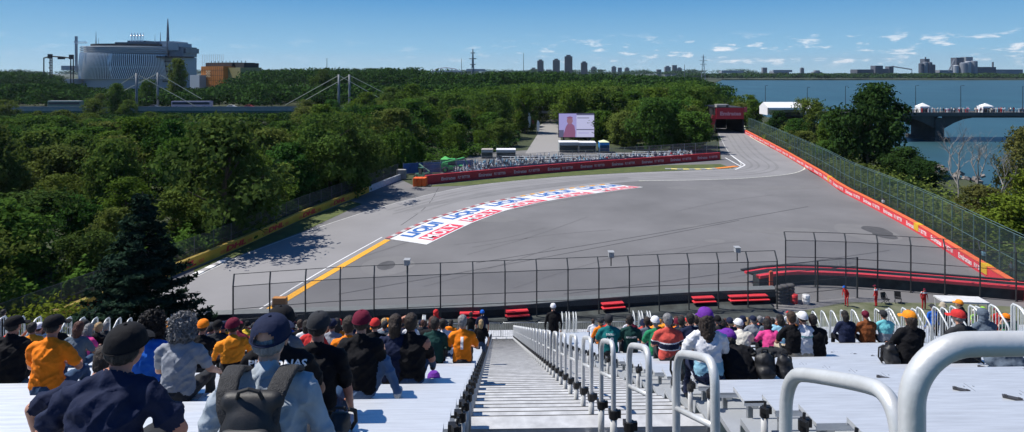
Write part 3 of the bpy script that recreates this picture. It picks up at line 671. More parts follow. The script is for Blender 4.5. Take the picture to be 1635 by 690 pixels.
for j, zz in enumerate((cz(126), cz(88), cz(107), cz(84), cz(81), cz(78), cz(75))):
    q = MB(); q.tube([plan(i/40, .6)+Vector((0, 0, zz)) for i in range(41)], .7, 6); q.build('ring_beam', PALE, r)
nf_ = 62
for i in range(nf_):
    s = i/(nf_-1); q = MB(); pts = []
    sh_ = .10*(.5-s)*2 if s < .5 else -.02
    for j in range(9):
        t = j/8; ss = min(1, max(0, s+sh_*math.sin(t*math.pi*.5)*(1 if s < .5 else 2)-.0)); p = plan(ss, 0); pts.append(p+Vector((0, -.8-1.2*math.sin(t*math.pi), cz(126)+(cz(84+ (4*s)) - cz(126))*t)))
    q.tube(pts, .42, 4); q.build('facade_fin', FIN, r)
q = MB(); q.prism([(cx(120)-ox, -.6), (cx(122)-ox, -.6), (cx(123)-ox, 1), (cx(121)-ox, 1)], 20, cz(58)); q.build('corner_blade', PALE, r)
q = MB()
for a in range(7): q.tube([(cx(124+a*3)-ox, -5, cz(66)+0), (cx(125.5+a*3)-ox, -5, cz(70)), (cx(127+a*3)-ox, -5, cz(69-(a*.2)))], .35, 4)
q.build('roof_railing', FIN, r)
for (a, b, y0, y1, dy, m, nm) in ((255, 288, 150, 91, 4, PALE, 'terrace_block'), (252, 291, 92, 90, -4, DARK, 'terrace_roof'), (262, 285, 90, 74, 8, GLS, 'upper_terrace'), (186, 232, 74, 68, 10, PALE, 'roof_house'), (192, 222, 68, 64, 10, GLS, 'roof_lantern'), (236, 268, 74, 65, 10, PALE, 'roof_house'), (160, 196, 74, 71, 6, GLS, 'roof_step'), (178, 244, 70, 67, 4, GLS, 'roof_step'), (262, 278, 80, 68, 6, PALE, 'roof_step'), (276, 287, 84, 76, 10, GLS, 'roof_step')):
    q = MB(); q.box(((cx(a)+cx(b))/2-ox, 14+dy, (cz(y0)+cz(y1))/2), ((b-a)*k, 26, (y0-y1)*k)); q.build(nm, m, r)
for yy in (98, 106, 114, 122, 130): q = MB(); q.box(((cx(255)+cx(288))/2-ox, 4.6, cz(yy)), (33*k, .5, 1.6)); q.build('balcony_slab', mat('slab_dark', (.06, .07, .09), .6), r)
for px, py, rr in ((257, 28, .9), (140, 49, .35), (144, 60, .25), (236, 54, .25), (245, 50, .4)):
    q = MB(); q.tube([(cx(px)-ox, 12, cz(76)), (cx(px)-ox, 12, cz(py+14)), (cx(px)-ox, 12, cz(py))], [rr*1.8, rr, rr*.3], 6); q.build('roof_mast', mat('mast_dark', (.12, .14, .18), .5), r)
q = MB()
for i in range(9):
    px = 199+i*2.4; q.tube([(cx(px)-ox, 10, cz(66)), (cx(px+(-1)**i)-ox, 10, cz(52))], .3, 4)
q.tube([(cx(198)-ox, 10, cz(56)), (cx(220)-ox, 10, cz(56))], .4, 4); q.build('roof_sign_frame', FIN, r)
q = MB(); q.prism([(cx(106)-ox, -6), (cx(130)-ox, -10), (cx(130)-ox, 20), (cx(106)-ox, 20)], 0, cz(126)); q.prism([(cx(100)-ox, -2), (cx(120)-ox, -5), (cx(120)-ox, 20), (cx(100)-ox, 20)], cz(112), cz(105)); q.build('side_wing', PALE, r)
tag(r, 'large blue-grey building with a curved facade of leaning fins and a tall spire', 'building')
# ------------------------------------------------------------------ orange panelled building
Yo = 520; k = Yo/1000
r = empty('orange_building', Vector(((340-817.5)*k, Yo, 0)), -.55); OB = mat('gold_panel', (.60, .20, .03), .45, .2, var=.15, scale=.15); ox = (340-817.5)*k
def ob(nm, a, b, y0, y1, dy, m, d=22):
    q = MB(); z0 = max(0, H-(y0-115)*k) if y0 < 150 else 0; z1 = H-(y1-115)*k
    q.box((((a+b)/2-817.5)*k-ox, dy+d/2, (z0+z1)/2), ((b-a)*k, d, z1-z0)); return q.build(nm, m, r)
ob('main_block', 308, 368, 160, 106, 0, OB); ob('side_block', 368, 399, 160, 108, 4, mat('yellow_grey_panel', (.30, .25, .10), .5), 20); ob('rear_block', 302, 372, 106, 100, 6, DARK); ob('rear_block', 374, 397, 108, 101, 8, DARK, 14)
for yy in (112, 120, 128, 136): ob('panel_seam', 308.5, 367.5, yy+.4, yy, -.15, mat('seam_brown', (.16, .06, .02), .6), .2)
for px in range(312, 368, 5): q = MB(); q.box(((px-817.5)*k-ox, -.12, 20-(133-115)*k+11), (.15, .12, 26)); q.build('panel_seam', MATS['seam_brown'], r)
q = MB()
for i in range(5):
    for j in range(5):
        if (i+j) % 2 == 0 or i == j: q.box(((323.5+i*2.3-817.5)*k-ox, -.3, H-(122.5-j*2.2-115)*k), (.75, .2, .75), ry=.78)
q.build('lattice_emblem', mat('emblem_pale', (.8, .72, .5), .5), r)
ob('low_annex', 296, 322, 160, 120, -6, PALE, 6)
for i in range(10): q = MB(); q.tube([((300+i*10-817.5)*k-ox, 12, 20), ((300+i*10-817.5)*k-ox, 12, H-(99-115)*k+1.0)], .3, 4); q.build('roof_post', DARK, r)
tag(r, 'orange-gold panelled building with a pale lattice emblem and dark roof structures', 'building')
# ride / gantry structure at far left
Yr = 560; k = Yr/1000; r = empty('truss_tower', Vector(((95-817.5)*k, Yr, 0))); ox = (95-817.5)*k
def pt(px, py, y=0): return ((px-817.5)*k-ox, y, H-(py-115)*k)
for a in (70, 80, 83, 113, 117): q = MB(); q.tube([pt(a, 160), pt(a, 92)], .5, 5); q.build('tower_leg', DARK, r)
for j in range(7):
    q = MB(); q.tube([pt(78, 92+8*j), pt(84, 100+8*j), pt(78, 100+8*j)], .3, 4); q.build('bracing', DARK, r)
q = MB(); q.tube([pt(70, 93), pt(80, 90), pt(98, 91), pt(116, 93)], .6, 5); q.box(pt(98, 93), (5.5, 2, 2.0)); q.box(pt(80, 90), (3.2, 2, 4)); q.box(pt(114, 91), (3.2, 2, 4)); q.build('top_beam', DARK, r)
tag(r, 'dark open truss frame rising left of the ribbed building', 'tower')
for i, (px, py, w, h, Y, lb) in enumerate(((42, 137, 28, 6, 470, 'long low white roof at the left, nearest the ribbed building of two'), (84, 135, 50, 5, 480, 'long low white roof between two masts below the truss frame'), (12, 146, 26, 5, 400, 'small low white roof at the far left edge'))):
    b = at(px, py, Y); r = empty('low_pavilion', Vector((b.x, Y, 0))); W = w*Y/1000
    q = MB(); q.box((0, 0, b.z-.5), (W, 12, 1.0), ry=.01); q.build('roof', WT, r)
    q = MB(); q.box((0, 1, (b.z-1)/2), (W*.92, 9, b.z-1.1)); q.build('wall', GT, r); tag(r, ['long low white roof at the far left above the trees', 'long low white roof just left of the ribbed building', 'small sloping white roof at the left edge of the photo'][i], 'pavilion')
# ------------------------------------------------------------------ skyline
def tower(px0, px1, py, Y, c, label, group='skyline towers', pent=True, floors=16):
    k = Y/1000; r = empty('tower_block', Vector((((px0+px1)/2-817.5)*k, Y, 0))); w = (px1-px0)*k; zt = H-(py-115)*k
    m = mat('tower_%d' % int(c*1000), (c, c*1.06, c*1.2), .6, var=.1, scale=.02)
    q = MB(); q.box((0, w*.4, zt/2), (w, w*.8, zt)); q.build('wall', m, r)
    if pent: q = MB(); q.box((0, w*.4, zt+w*.1), (w*.55, w*.5, w*.2)); q.build('roof', m, r)
    for f in range(floors):
        q = MB(); z = zt*(.2+.77*f/floors); q.box((0, -.15, z), (w*.92, .5, zt*.018)); q.build('window_band', DARK, r)
    tag(r, label, 'tower', group)
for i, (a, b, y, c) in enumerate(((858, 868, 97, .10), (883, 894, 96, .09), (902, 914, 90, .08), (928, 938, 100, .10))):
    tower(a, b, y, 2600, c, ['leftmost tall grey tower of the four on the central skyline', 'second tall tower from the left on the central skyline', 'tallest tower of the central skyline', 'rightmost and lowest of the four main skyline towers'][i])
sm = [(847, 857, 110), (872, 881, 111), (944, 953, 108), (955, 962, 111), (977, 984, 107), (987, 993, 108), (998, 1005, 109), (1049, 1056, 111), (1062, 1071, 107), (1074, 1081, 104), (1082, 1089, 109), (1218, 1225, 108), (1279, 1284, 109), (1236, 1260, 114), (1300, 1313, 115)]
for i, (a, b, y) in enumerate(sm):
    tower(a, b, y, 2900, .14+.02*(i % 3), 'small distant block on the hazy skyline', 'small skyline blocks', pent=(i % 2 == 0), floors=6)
# lattice pylons and masts
def pylon(px, py, Y, wpx, label, arms=True):
    k = Y/1000; r = empty('power_pylon', Vector(((px-817.5)*k, Y, 0))); zt = H-(py-115)*k; w = wpx*k/2
    for sx in (-1, 1): q = MB(); q.tube([(sx*w, 0, 0), (sx*w*.35, 0, zt*.6), (0, 0, zt)], [.9, .6, .5], 4); q.build('leg', mat('pylon_steel', (.16, .19, .23), .6), r)
    q = MB(); n = 8
    for j in range(n): z0 = zt*j/n; z1 = zt*(j+1)/n; f = lambda z: w*(1-.65*min(1, z/(zt*.6))) if z < zt*.6 else w*.35*(1-(z-zt*.6)/(zt*.4)); s = (-1)**j; q.tube([(s*f(z0), 0, z0), (-s*f(z1), 0, z1)], .4, 4)
    if arms:
        for z, a in ((.62, 1.5), (.76, 1.9), (.9, 1.2)): q.tube([(-w*a, 0, zt*z), (w*a, 0, zt*z)], .5, 4)
    q.build('bracing', mat('pylon_steel', (.16, .19, .23)), r); tag(r, label, 'pylon')
pylon(1123, 87, 1500, 7, 'lattice power pylon on the far bank right of the skyline blocks'); pylon(755, 78, 700, 6, 'tall lattice mast with dark arms above the middle woods', True)
for px, py, lb in ((737, 94, 'thin pole left of the tall lattice mast'), (836, 85, 'thin antenna pole left of the skyline towers'), (522, 93, 'thin pole above the right-hand bridge pylons'), (1093, 103, 'thin pole by the river bank left of the lattice pylon')):
    b = at(px, py, 650); q = MB(); q.tube([(0, 0, 0), (0, 0, b.z)], [.5, .25], 6); q.box((0, 0, .2), (2, 2, .4)); tag(q.build('antenna_pole', mat('pole_dark', (.10, .12, .14)), loc=Vector((b.x, 650, 0))), lb, 'pole')
# far truss bridge
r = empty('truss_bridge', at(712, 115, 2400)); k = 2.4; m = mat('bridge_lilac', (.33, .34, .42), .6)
pr = [(-22, 1), (-15, 5), (-8, 6), (0, 7), (8, 6), (15, 5), (22, 1)]
q = MB(); q.box((0, 0, 2), (52*k, 12, 4)); q.build('deck', m, r)
q = MB(); q.tube([(a*k, 0, b*k) for a, b in pr], 1.6, 5)
for i, (a, b) in enumerate(pr): q.tube([(a*k, 0, 0), (a*k, 0, b*k)], 1.0, 4); 
for i in range(6): q.tube([(pr[i][0]*k, 0, pr[i][1]*k), (pr[i+1][0]*k, 0, 0)], .8, 4)
q.build('truss', m, r); tag(r, 'distant lilac-grey truss bridge on the horizon left of the masts', 'bridge')
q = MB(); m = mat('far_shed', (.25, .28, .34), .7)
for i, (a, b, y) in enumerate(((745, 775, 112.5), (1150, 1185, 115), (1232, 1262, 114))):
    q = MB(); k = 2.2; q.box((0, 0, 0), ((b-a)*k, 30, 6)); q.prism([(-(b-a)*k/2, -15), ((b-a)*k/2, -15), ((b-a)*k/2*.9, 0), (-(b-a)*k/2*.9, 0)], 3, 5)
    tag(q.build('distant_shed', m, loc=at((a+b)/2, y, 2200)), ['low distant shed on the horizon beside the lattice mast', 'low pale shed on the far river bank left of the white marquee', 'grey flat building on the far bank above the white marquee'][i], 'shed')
# factories on the far bank
def factory(px, items, label, Y=1850):
    k = Y/1000; r = empty('factory', Vector(((px-817.5)*k, Y, 0))); 
    for (nm, a, b, y0, y1, dy, mm) in items:
        q = MB(); z0 = max(H-(y0-115)*k, -.5); z1 = H-(y1-115)*k; X = ((a+b)/2-px)*k; W = abs(b-a)*k
        if nm == 'silo' or nm == 'stack': q.lathe([(W/2, z0), (W/2, z1-W*.1), (W*.3, z1), (.3, z1)], (X, dy, 0), 14)
        elif nm == 'conveyor': q.tube([((a-px)*k, dy, H-(y0-115)*k), ((b-px)*k, dy, H-(y1-115)*k)], 1.8, 5); q.tube([((b-px)*k, dy, z1), ((b-px)*k, dy, 0)], .9, 4)
        else: q.box((X, dy+W*.2, (z0+z1)/2), (W, W*.5+14, z1-z0))
        q.build(nm, mm, r)
    tag(r, label, 'factory')
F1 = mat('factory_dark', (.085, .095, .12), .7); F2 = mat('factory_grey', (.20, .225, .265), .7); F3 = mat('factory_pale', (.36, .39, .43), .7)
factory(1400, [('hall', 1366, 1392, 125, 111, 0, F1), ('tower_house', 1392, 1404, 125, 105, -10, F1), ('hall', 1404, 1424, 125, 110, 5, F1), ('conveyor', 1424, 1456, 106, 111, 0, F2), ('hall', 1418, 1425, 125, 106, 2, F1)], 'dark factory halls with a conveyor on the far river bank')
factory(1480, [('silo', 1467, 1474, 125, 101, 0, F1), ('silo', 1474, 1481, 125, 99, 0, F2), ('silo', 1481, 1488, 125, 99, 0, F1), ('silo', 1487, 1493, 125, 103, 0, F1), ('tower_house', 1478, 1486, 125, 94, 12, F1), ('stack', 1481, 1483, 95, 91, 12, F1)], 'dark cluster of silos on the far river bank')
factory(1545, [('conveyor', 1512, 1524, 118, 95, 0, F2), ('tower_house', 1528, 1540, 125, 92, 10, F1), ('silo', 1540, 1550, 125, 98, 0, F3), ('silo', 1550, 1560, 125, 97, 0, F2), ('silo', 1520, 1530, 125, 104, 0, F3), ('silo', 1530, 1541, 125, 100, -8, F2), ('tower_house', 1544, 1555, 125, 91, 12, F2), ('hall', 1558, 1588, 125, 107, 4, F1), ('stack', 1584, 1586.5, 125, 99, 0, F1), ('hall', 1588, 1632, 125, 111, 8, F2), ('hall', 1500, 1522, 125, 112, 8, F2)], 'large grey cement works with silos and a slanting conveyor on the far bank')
# ------------------------------------------------------------------ river bridge, right
Yb = 200; r = empty('concrete_bridge', Vector((150, Yb, 0))); zd = H-(181-115)*.2
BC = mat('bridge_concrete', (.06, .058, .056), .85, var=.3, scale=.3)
xa, xb = 86, 330
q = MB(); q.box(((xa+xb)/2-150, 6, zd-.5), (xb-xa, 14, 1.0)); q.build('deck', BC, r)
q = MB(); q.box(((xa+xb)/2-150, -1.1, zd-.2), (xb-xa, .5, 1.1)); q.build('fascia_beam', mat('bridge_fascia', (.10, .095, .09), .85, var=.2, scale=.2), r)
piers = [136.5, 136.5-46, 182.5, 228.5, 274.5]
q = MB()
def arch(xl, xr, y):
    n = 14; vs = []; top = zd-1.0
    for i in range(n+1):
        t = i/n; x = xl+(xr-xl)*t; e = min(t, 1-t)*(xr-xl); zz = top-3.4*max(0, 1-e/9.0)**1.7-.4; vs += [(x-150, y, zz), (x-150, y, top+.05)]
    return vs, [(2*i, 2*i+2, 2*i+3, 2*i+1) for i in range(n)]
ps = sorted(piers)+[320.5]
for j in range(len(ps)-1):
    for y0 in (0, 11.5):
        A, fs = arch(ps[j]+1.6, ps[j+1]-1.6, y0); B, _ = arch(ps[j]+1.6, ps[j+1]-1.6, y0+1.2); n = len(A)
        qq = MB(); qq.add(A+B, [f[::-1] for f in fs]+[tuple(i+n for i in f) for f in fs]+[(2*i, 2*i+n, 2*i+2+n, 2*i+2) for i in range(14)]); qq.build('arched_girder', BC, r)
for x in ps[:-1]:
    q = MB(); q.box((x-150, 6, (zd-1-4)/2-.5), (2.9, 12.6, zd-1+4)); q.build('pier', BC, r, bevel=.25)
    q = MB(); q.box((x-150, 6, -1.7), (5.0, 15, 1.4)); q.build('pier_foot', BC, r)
RL = mat('railing_dark', (.10, .10, .11), .5)
q = MB(); q.tube([(xa-150, -1.0, zd+1.35), (xb-150, -1.0, zd+1.35)], .06, 4); q.tube([(xa-150, -1.0, zd+.9), (xb-150, -1.0, zd+.9)], .04, 4); q.build('railing', RL, r)
for i in range(60):
    x = xa+(xb-xa)*i/59
    if x < 175: q = MB(); q.tube([(x-150, -1.0, zd+.3), (x-150, -1.0, zd+1.35)], .05, 4); q.build('railing_post', RL, r)
tag(r, 'long concrete bridge on piers crossing the channel at the right, crowded with people', 'bridge')
zdk = zd
for i, (px, top) in enumerate(((1222, 137), (1289, 140), (1350, 138), (1462, 137), (1534, 137), (1633, 138))):
    b = at(px, top, Yb+6); q = MB(); q.tube([(0, 0, 0), (0, 0, b.z-zd)], [.11, .07], 6); q.tube([(0, 0, b.z-zd), (0, -.9, b.z-zd+.15)], .05, 5)
    o = q.build('street_lamp', POST, loc=Vector((b.x, Yb+6, zd))); q = MB(); q.box((0, -1.2, b.z-zd+.12), (.25, .7, .12)); q.build('lamp_head', POST, o)
    tag(o, ['street lamp at the left end of the white marquee', 'street lamp rising behind the right end of the white marquee', 'street lamp between the marquee and the tall dark tree', 'street lamp on the bridge left of the first small tent', 'street lamp on the bridge between the two small tents', 'street lamp at the right edge of the photo'][i], 'street lamp', 'lamps along the river bridge')
box_tent('marquee', 1252, 0, 13.0, 7, 2.3, WT, 'long white marquee with gabled roof above the right trees', 'gable', 'marquee', Y=196, z=zd-.1, rise=1.6)
box_tent('marquee', 1291, 0, 3.4, 4, 2.0, WT, 'small white peaked canopy adjoining the long marquee', 'pyramid', 'marquee', Y=194, z=zd-.1, rise=2.2)
box_tent('small_tent', 1473, 0, 3.2, 3, 2.1, WT, 'small white peaked tent on the bridge, left of two', 'pyramid', 'tent', 'small tents on the river bridge', Y=203, z=zd, rise=1.1)
box_tent('small_tent', 1573, 0, 3.4, 3, 2.1, WT, 'small white peaked tent on the bridge, right of two', 'pyramid', 'tent', 'small tents on the river bridge', Y=203, z=zd, rise=1.0)
# ------------------------------------------------------------------ vegetation
LEAF = leafmat('leaves', [(.045, .105, .018), (.115, .175, .026), (.045, .115, .024), (.14, .18, .038), (.07, .145, .025), (.155, .18, .045), (.034, .085, .020)], .34)
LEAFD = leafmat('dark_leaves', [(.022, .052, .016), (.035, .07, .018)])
LEAFF = leafmat('far_leaves', [(.038, .082, .020), (.038, .082, .020)], .15)
SPR = leafmat('spruce_needles', [(.020, .040, .026), (.022, .042, .026)], .1)
OLV = leafmat('olive_leaves', [(.10, .105, .03), (.13, .13, .04)])
YG = leafmat('yellow_green_leaves', [(.13, .16, .02), (.10, .15, .02)])
def leaf_quads(P, Nn, size, rng, aspect=1.5):
    n = len(P); Nn = Nn+rng.normal(0, .55, (n, 3)); Nn /= np.linalg.norm(Nn, axis=1)[:, None]+1e-9
    a = rng.normal(0, 1, (n, 3)); u = np.cross(Nn, a); u /= np.linalg.norm(u, axis=1)[:, None]+1e-9; v = np.cross(Nn, u)
    s = (size*(.6+.8*rng.random(n)))[:, None]
    V = np.stack([P-u*s*.5*aspect, P-v*s*.42+u*s*.1, P+u*s*.5*aspect, P+v*s*.42-u*s*.06], axis=1).reshape(-1, 3)
    F = np.arange(4*n).reshape(n, 4); return V, F
def crown(seed, h=10., rad=4.4, nlobe=16, nclump=110, per=75, size=.30, base=.14, style='round'):
    rng = np.random.default_rng(seed); L = []; 
    for i in range(nlobe):
        t = (i+.5)/nlobe; z = h*(base+(1-base)*t**.9*.93)
        prof = math.sin(math.pi*min(1, (t*.86+.12)))**.85
        if style == 'tall': prof *= .62
        if style == 'broad': prof = math.sin(math.pi*min(1, t*.72+.22))**.6*1.1
        a = rng.random()*6.28; d = rad*prof*(.25+.5*rng.random())
        rr = rad*(.30+.22*rng.random())*(.7+.5*prof)
        L.append((d*math.cos(a), d*math.sin(a), z, rr, rr*(.75+.35*rng.random())))
    L = np.array(L); P = []; N = []
    for c in range(nclump):
        l = L[rng.integers(nlobe)]; d = rng.normal(0, 1, 3); d[2] += .25; d /= np.linalg.norm(d)
        cc = l[:3]+d*np.array([l[3], l[3], l[4]])*(.62+.42*rng.random()); cr = .42+.5*rng.random()
        q = rng.normal(0, 1, (per, 3))*cr*np.array([.72, .72, .62]); P.append(cc+q); nn = d[None, :]*1.1+np.array([0, 0, .25])+q*.5; N.append(nn)
    P = np.concatenate(P); N = np.concatenate(N); N /= np.linalg.norm(N, axis=1)[:, None]
    k = P[:, 2] < h*1.02; P = P[k]; N = N[k]
    return leaf_quads(P, N, size*np.ones(len(P)), rng)
def trunk_mb(h, seed, r0=.26, limbs=7, base=.3, spread=.34):
    rg = random.Random(seed); q = MB(); top = h*.8; pts = [Vector((rg.uniform(-.15, .15)*i, rg.uniform(-.15, .15)*i, top*i/5)) for i in range(6)]
    q.tube(pts, [r0*(1-.16*i) for i in range(6)], 7)
    for i in range(limbs):
        t = base+.6*i/limbs; p = Vector((0, 0, top*t)); a = i*2.4+rg.random(); e = p+Vector((math.cos(a), math.sin(a), .8))*h*spread*(1-.4*t)
        q.tube([p, p.lerp(e, .5)+Vector((0, 0, .2)), e], [r0*.45, r0*.28, r0*.1], 5)
    return q
def proto_tree(seed, h=10, mt=LEAF, **kw):
    V, F = crown(seed, h=h, **kw); cm = np_mesh('crown', V, F); cm.materials.append(mt)
    tq = trunk_mb(h, seed); t = bpy.data.meshes.new('trunk'); t.from_pydata(tq.v, [], tq.f); t.materials.append(BARK)
    return (cm, t, h)
def put_tree(proto, loc, sc, rz, name, label, group, mt=None, sxy=1):
    cm, tm, h = proto; r = empty(name, loc, rz); r.scale = (sc*sxy, sc*sxy, sc)
    for n_, me in (('crown', cm), ('trunk', tm)): o = bpy.data.objects.new(n_, me); COL.objects.link(o); o.parent = r
    tag(r, label, 'tree', group); return r
PR = [proto_tree(11), proto_tree(12, style='broad', rad=4.8), proto_tree(13, nlobe=20), proto_tree(14, style='broad', nclump=95), proto_tree(15, rad=4.0, nlobe=12), proto_tree(16, style='tall', rad=5.0), proto_tree(18, rad=4.8, nlobe=22, nclump=130)]
# weeping willow
def willow(seed, h=10.):
    rng = np.random.default_rng(seed); P = []; N = []
    for s in range(190):
        a = rng.random()*6.28; rr = 4.6*math.sqrt(rng.random()); z0 = h*(1-.38*(rr/4.6)**2)*(.86+.16*rng.random()); ln = (2.0+3.4*rng.random()); m = int(ln*22)
        t = rng.random(m); o = np.array([math.cos(a), math.sin(a), 0])
        p = np.array([math.cos(a)*rr, math.sin(a)*rr, z0])[None, :]+o[None, :]*(.5*np.sqrt(t))[:, None]-np.array([0, 0, 1])[None, :]*(ln*t)[:, None]+rng.normal(0, .12, (m, 3)); P.append(p); N.append(np.tile(o+np.array([0, 0, .3]), (m, 1)))
    P = np.concatenate(P); N = np.concatenate(N); V, F = leaf_quads(P, N, .26*np.ones(len(P)), rng, 1.8); me = np_mesh('crown', V, F); me.materials.append(LEAF)
    tq = trunk_mb(h, seed); t = bpy.data.meshes.new('trunk'); t.from_pydata(tq.v, [], tq.f); t.materials.append(BARK); return (me, t, h)
WIL = willow(31)
rg = random.Random(5)
lefth = Path([gnd(x, y) for x, y in leftbase], 1)
def left_limit(Y):      # x of the woods' edge on the left of the track
    t = [(40, -42), (48, -40.0), (51, -40.2), (62, -36), (75, -31.5), (92, -28.5), (107, -27), (117, -25.5), (130, -20), (140, -14), (148, -9), (156, -3), (165, 2), (185, 5), (200, 6), (245, 9)]
    for (a, x0), (b, x1) in zip(t, t[1:]):
        if a <= Y <= b: return x0+(x1-x0)*(Y-a)/(b-a)
    return 12
def ytop(px):           # canopy line of the woods in front of the road bridge
    t = [(-300, 178), (60, 190), (150, 188), (210, 192), (260, 191), (330, 193), (420, 198), (470, 188), (520, 174), (600, 164), (660, 150), (720, 146), (800, 140), (900, 134), (1200, 134)]
    for (a, y0), (b, y1) in zip(t, t[1:]):
        if a <= px <= b: return y0+(y1-y0)*(px-a)/(b-a)
    return 140
pts = []
def ok(x, y, d):
    return all((x-a)**2+(y-b)**2 > (d*.5+c*.5)**2 for a, b, c in pts)
count = 0
for att in range(60000):
    Y = 46+math.sqrt(rg.random())*(236-46) if rg.random() < .75 else 46+rg.random()*110
    px = -120+rg.random()*960; X = (px-817.5)/1000*Y
    if X > left_limit(Y)-2.0: continue
    sp = 6.6+.022*(Y-46)
    if not ok(X, Y, sp): continue
    hmax = H-(ytop(px)+rg.choice([-14, -6, -2, 0, 4, 8, 14])-115)/1000*Y
    near_edge = left_limit(Y)-X
    h = rg.uniform(9, 14)
    if Y < 80: h = min(h, rg.uniform(6.5, 9.5)) if px > 20 else h
    if near_edge < 6: h *= .72
    h = min(h, hmax)*(1 if rg.random() < .4 else rg.uniform(.60, .98))
    if h < 2.6: continue
    pts.append((X, Y, sp)); count += 1
    pr = PR[rg.randrange(len(PR))]; wil = 560 < px < 700 and Y > 120
    nm = 'deciduous_tree'; lb = 'leafy green tree in the dense woods left of the track'
    if wil and rg.random() < .6: pr = WIL; lb = 'drooping willow at the dark edge of the woods beside the infield'; nm = 'willow_tree'
    put_tree(pr, (X, Y, -.3), h/10, rg.random()*6.28, nm, lb, 'willows at the edge of the left woods' if nm == 'willow_tree' else 'trees of the left woods', sxy=max(.75, min(1.25, (sp*.60)/(4.2*h/10)))*(.85 + .3*rg.random()))
    if count >= 205: break
# the middle wood behind the screen and infield
c2 = 0
for att in range(20000):
    Y = 156+rg.random()*92; px = 835+rg.random()*310; X = (px-817.5)/1000*Y
    if px < 1142 and px > 893 and Y < 178 and px < 962: continue
    if 835 < px < 905 and Y < 244: continue
    if 893 < px < 955 and Y < 186: continue
    base_py = 115+H*1000/Y
    if px < 1000 and base_py > 236: continue
    if px >= 1000 and base_py > 243: continue
    if px > 1112 and Y < 235: continue
    if not ok(X, Y, 7.4): continue
    tp = [150, 146, 140, 138][rg.randrange(4)] if Y > 210 else ([196, 188, 180, 176][rg.randrange(4)] if px < 1010 else [178, 168, 160, 156][rg.randrange(4)])
    h = max(4.5, min(15, H-(tp-115)/1000*Y)); pts.append((X, Y, 7.4)); c2 += 1
    put_tree(PR[rg.randrange(len(PR))], (X, Y, -.3), h/10, rg.random()*6.28, 'deciduous_tree', 'rounded green tree in the wood between the screen and the far bridge', 'trees of the middle wood', sxy=max(1.0, 5.2/(4.4*h/10)))
    if c2 >= 48: break
# individually placed trees
def one(px, py_base, top, Y, pr, label, nm='deciduous_tree', sxy=1., group=None, z=-.3):
    b = Vector(((px-817.5)/1000*Y, Y, z)); h = H-(top-115)/1000*Y-z; return put_tree(pr, b, h/10, rg.random()*6.28, nm, label, group, sxy=sxy)
one(838, 0, 141, 205, PR[2], 'tall dark tree left of the service road', sxy=.8); one(790, 0, 152, 188, PR[1], 'broad tree above the left part of the infield crowd', sxy=.9)
one(285, 0, 95, 330, PR[5], 'tall dark poplar standing at the right end of the ribbed building', 'poplar_tree', .55)
one(185, 0, 134, 262, PR[0], 'bushy tree in front of the ribbed building, left of the left pylons', sxy=.7); one(233, 0, 128, 306, PR[3], 'tree seen between the legs of the left-hand pylons', sxy=.6); one(160, 0, 150, 268, PR[4], 'small tree left of the bushy tree below the ribbed building', sxy=.8)
for X_, Y_, h_ in ((-33.4, 73.0, 15), (-34.0, 80, 11), (-28.6, 99, 13.5), (-27.8, 106, 12.5)): put_tree(PR[(int(Y_)) % 7], (X_, Y_, -.3), h_/10, Y_, 'deciduous_tree', 'tall leafy tree overhanging the yellow wall and shading the track edge', 'trees overhanging the yellow wall')
for px_, tp_, Y_, s_ in ((150, 158, 246, 1.0), (205, 160, 242, 1.0), (488, 160, 236, 1.1), (585, 148, 250, 1.1), (625, 140, 252, 1.1), (660, 135, 250, 1.0), (530, 160, 232, 1.1), (8, 160, 250, 1.2)): one(px_, 0, tp_, Y_, PR[int(px_) % 7], 'taller rounded tree rising in front of the stayed bridge', sxy=s_, group='taller trees before the stayed bridge')
one(515, 0, 112, 330, PR[2], 'tree behind the right-hand pylon pair', sxy=.7)
# right side trees
D = [proto_tree(41, mt=LEAFD, rad=4.2, nlobe=18, nclump=150), proto_tree(42, mt=LEAFD, style='broad', nclump=130)]
put_tree(D[0], ((1388-817.5)/1000*122, 122, -.5), 1.80, .4, 'dark_maple_tree', 'tall dark spreading tree behind the right-hand fence', None, sxy=.86)
for i, (px, top, Y, s, lb) in enumerate(((1440, 235, 112, 1.3, 'low dark tree at the foot of the tall dark tree, right side'), (1475, 258, 104, 1.25, 'dark bushy tree just left of the bare trees'), (1345, 215, 132, 1.1, 'low dark tree at the left foot of the tall dark tree'), (1300, 158, 172, .75, 'slim green tree right of the marquee'), (1330, 178, 160, .9, 'green tree left of the tall dark tree'), (1270, 190, 165, 1.1, 'green tree below the white marquee'), (1240, 178, 185, .9, 'dark tree left of and below the white marquee'), (1205, 160, 215, .8, 'tree right of the darkened red advert bridge'), (1190, 152, 235, .9, 'tree directly above the darkened red advert bridge, right of it'), (1232, 192, 190, .8, 'bushy tree behind the top of the right-hand fence'), (1415, 285, 100, 1.5, 'bright green bushy tree close behind the right-hand fence'), (1375, 262, 112, 1.5, 'mid-green bush rising behind the long green fence'), (1320, 225, 132, 1.5, 'green bush behind the fence left of the tall dark tree'), (1280, 210, 150, 1.3, 'green bush behind the fence below the marquee'), (1185, 165, 225, 1.2, 'tree behind the darkened red advert bridge'), (1150, 152, 245, .9, 'green tree above the darkened red advert bridge, left of it'), (1355, 190, 150, 1.2, 'dark tree between the lamp and the tall dark tree'), (1100, 140, 255, .9, 'tree at the river edge left of the pylon'))):
    one(px, 0, top, Y, (D if i in (0, 1, 2, 6, 16) else PR)[i % 2 if i in (0, 1, 2, 6, 16) else i % 7], lb, sxy=s)
OT = [proto_tree(51, mt=OLV, rad=4.6, nclump=120, size=.24), proto_tree(52, mt=YG, rad=4.6, nclump=120, size=.24)]
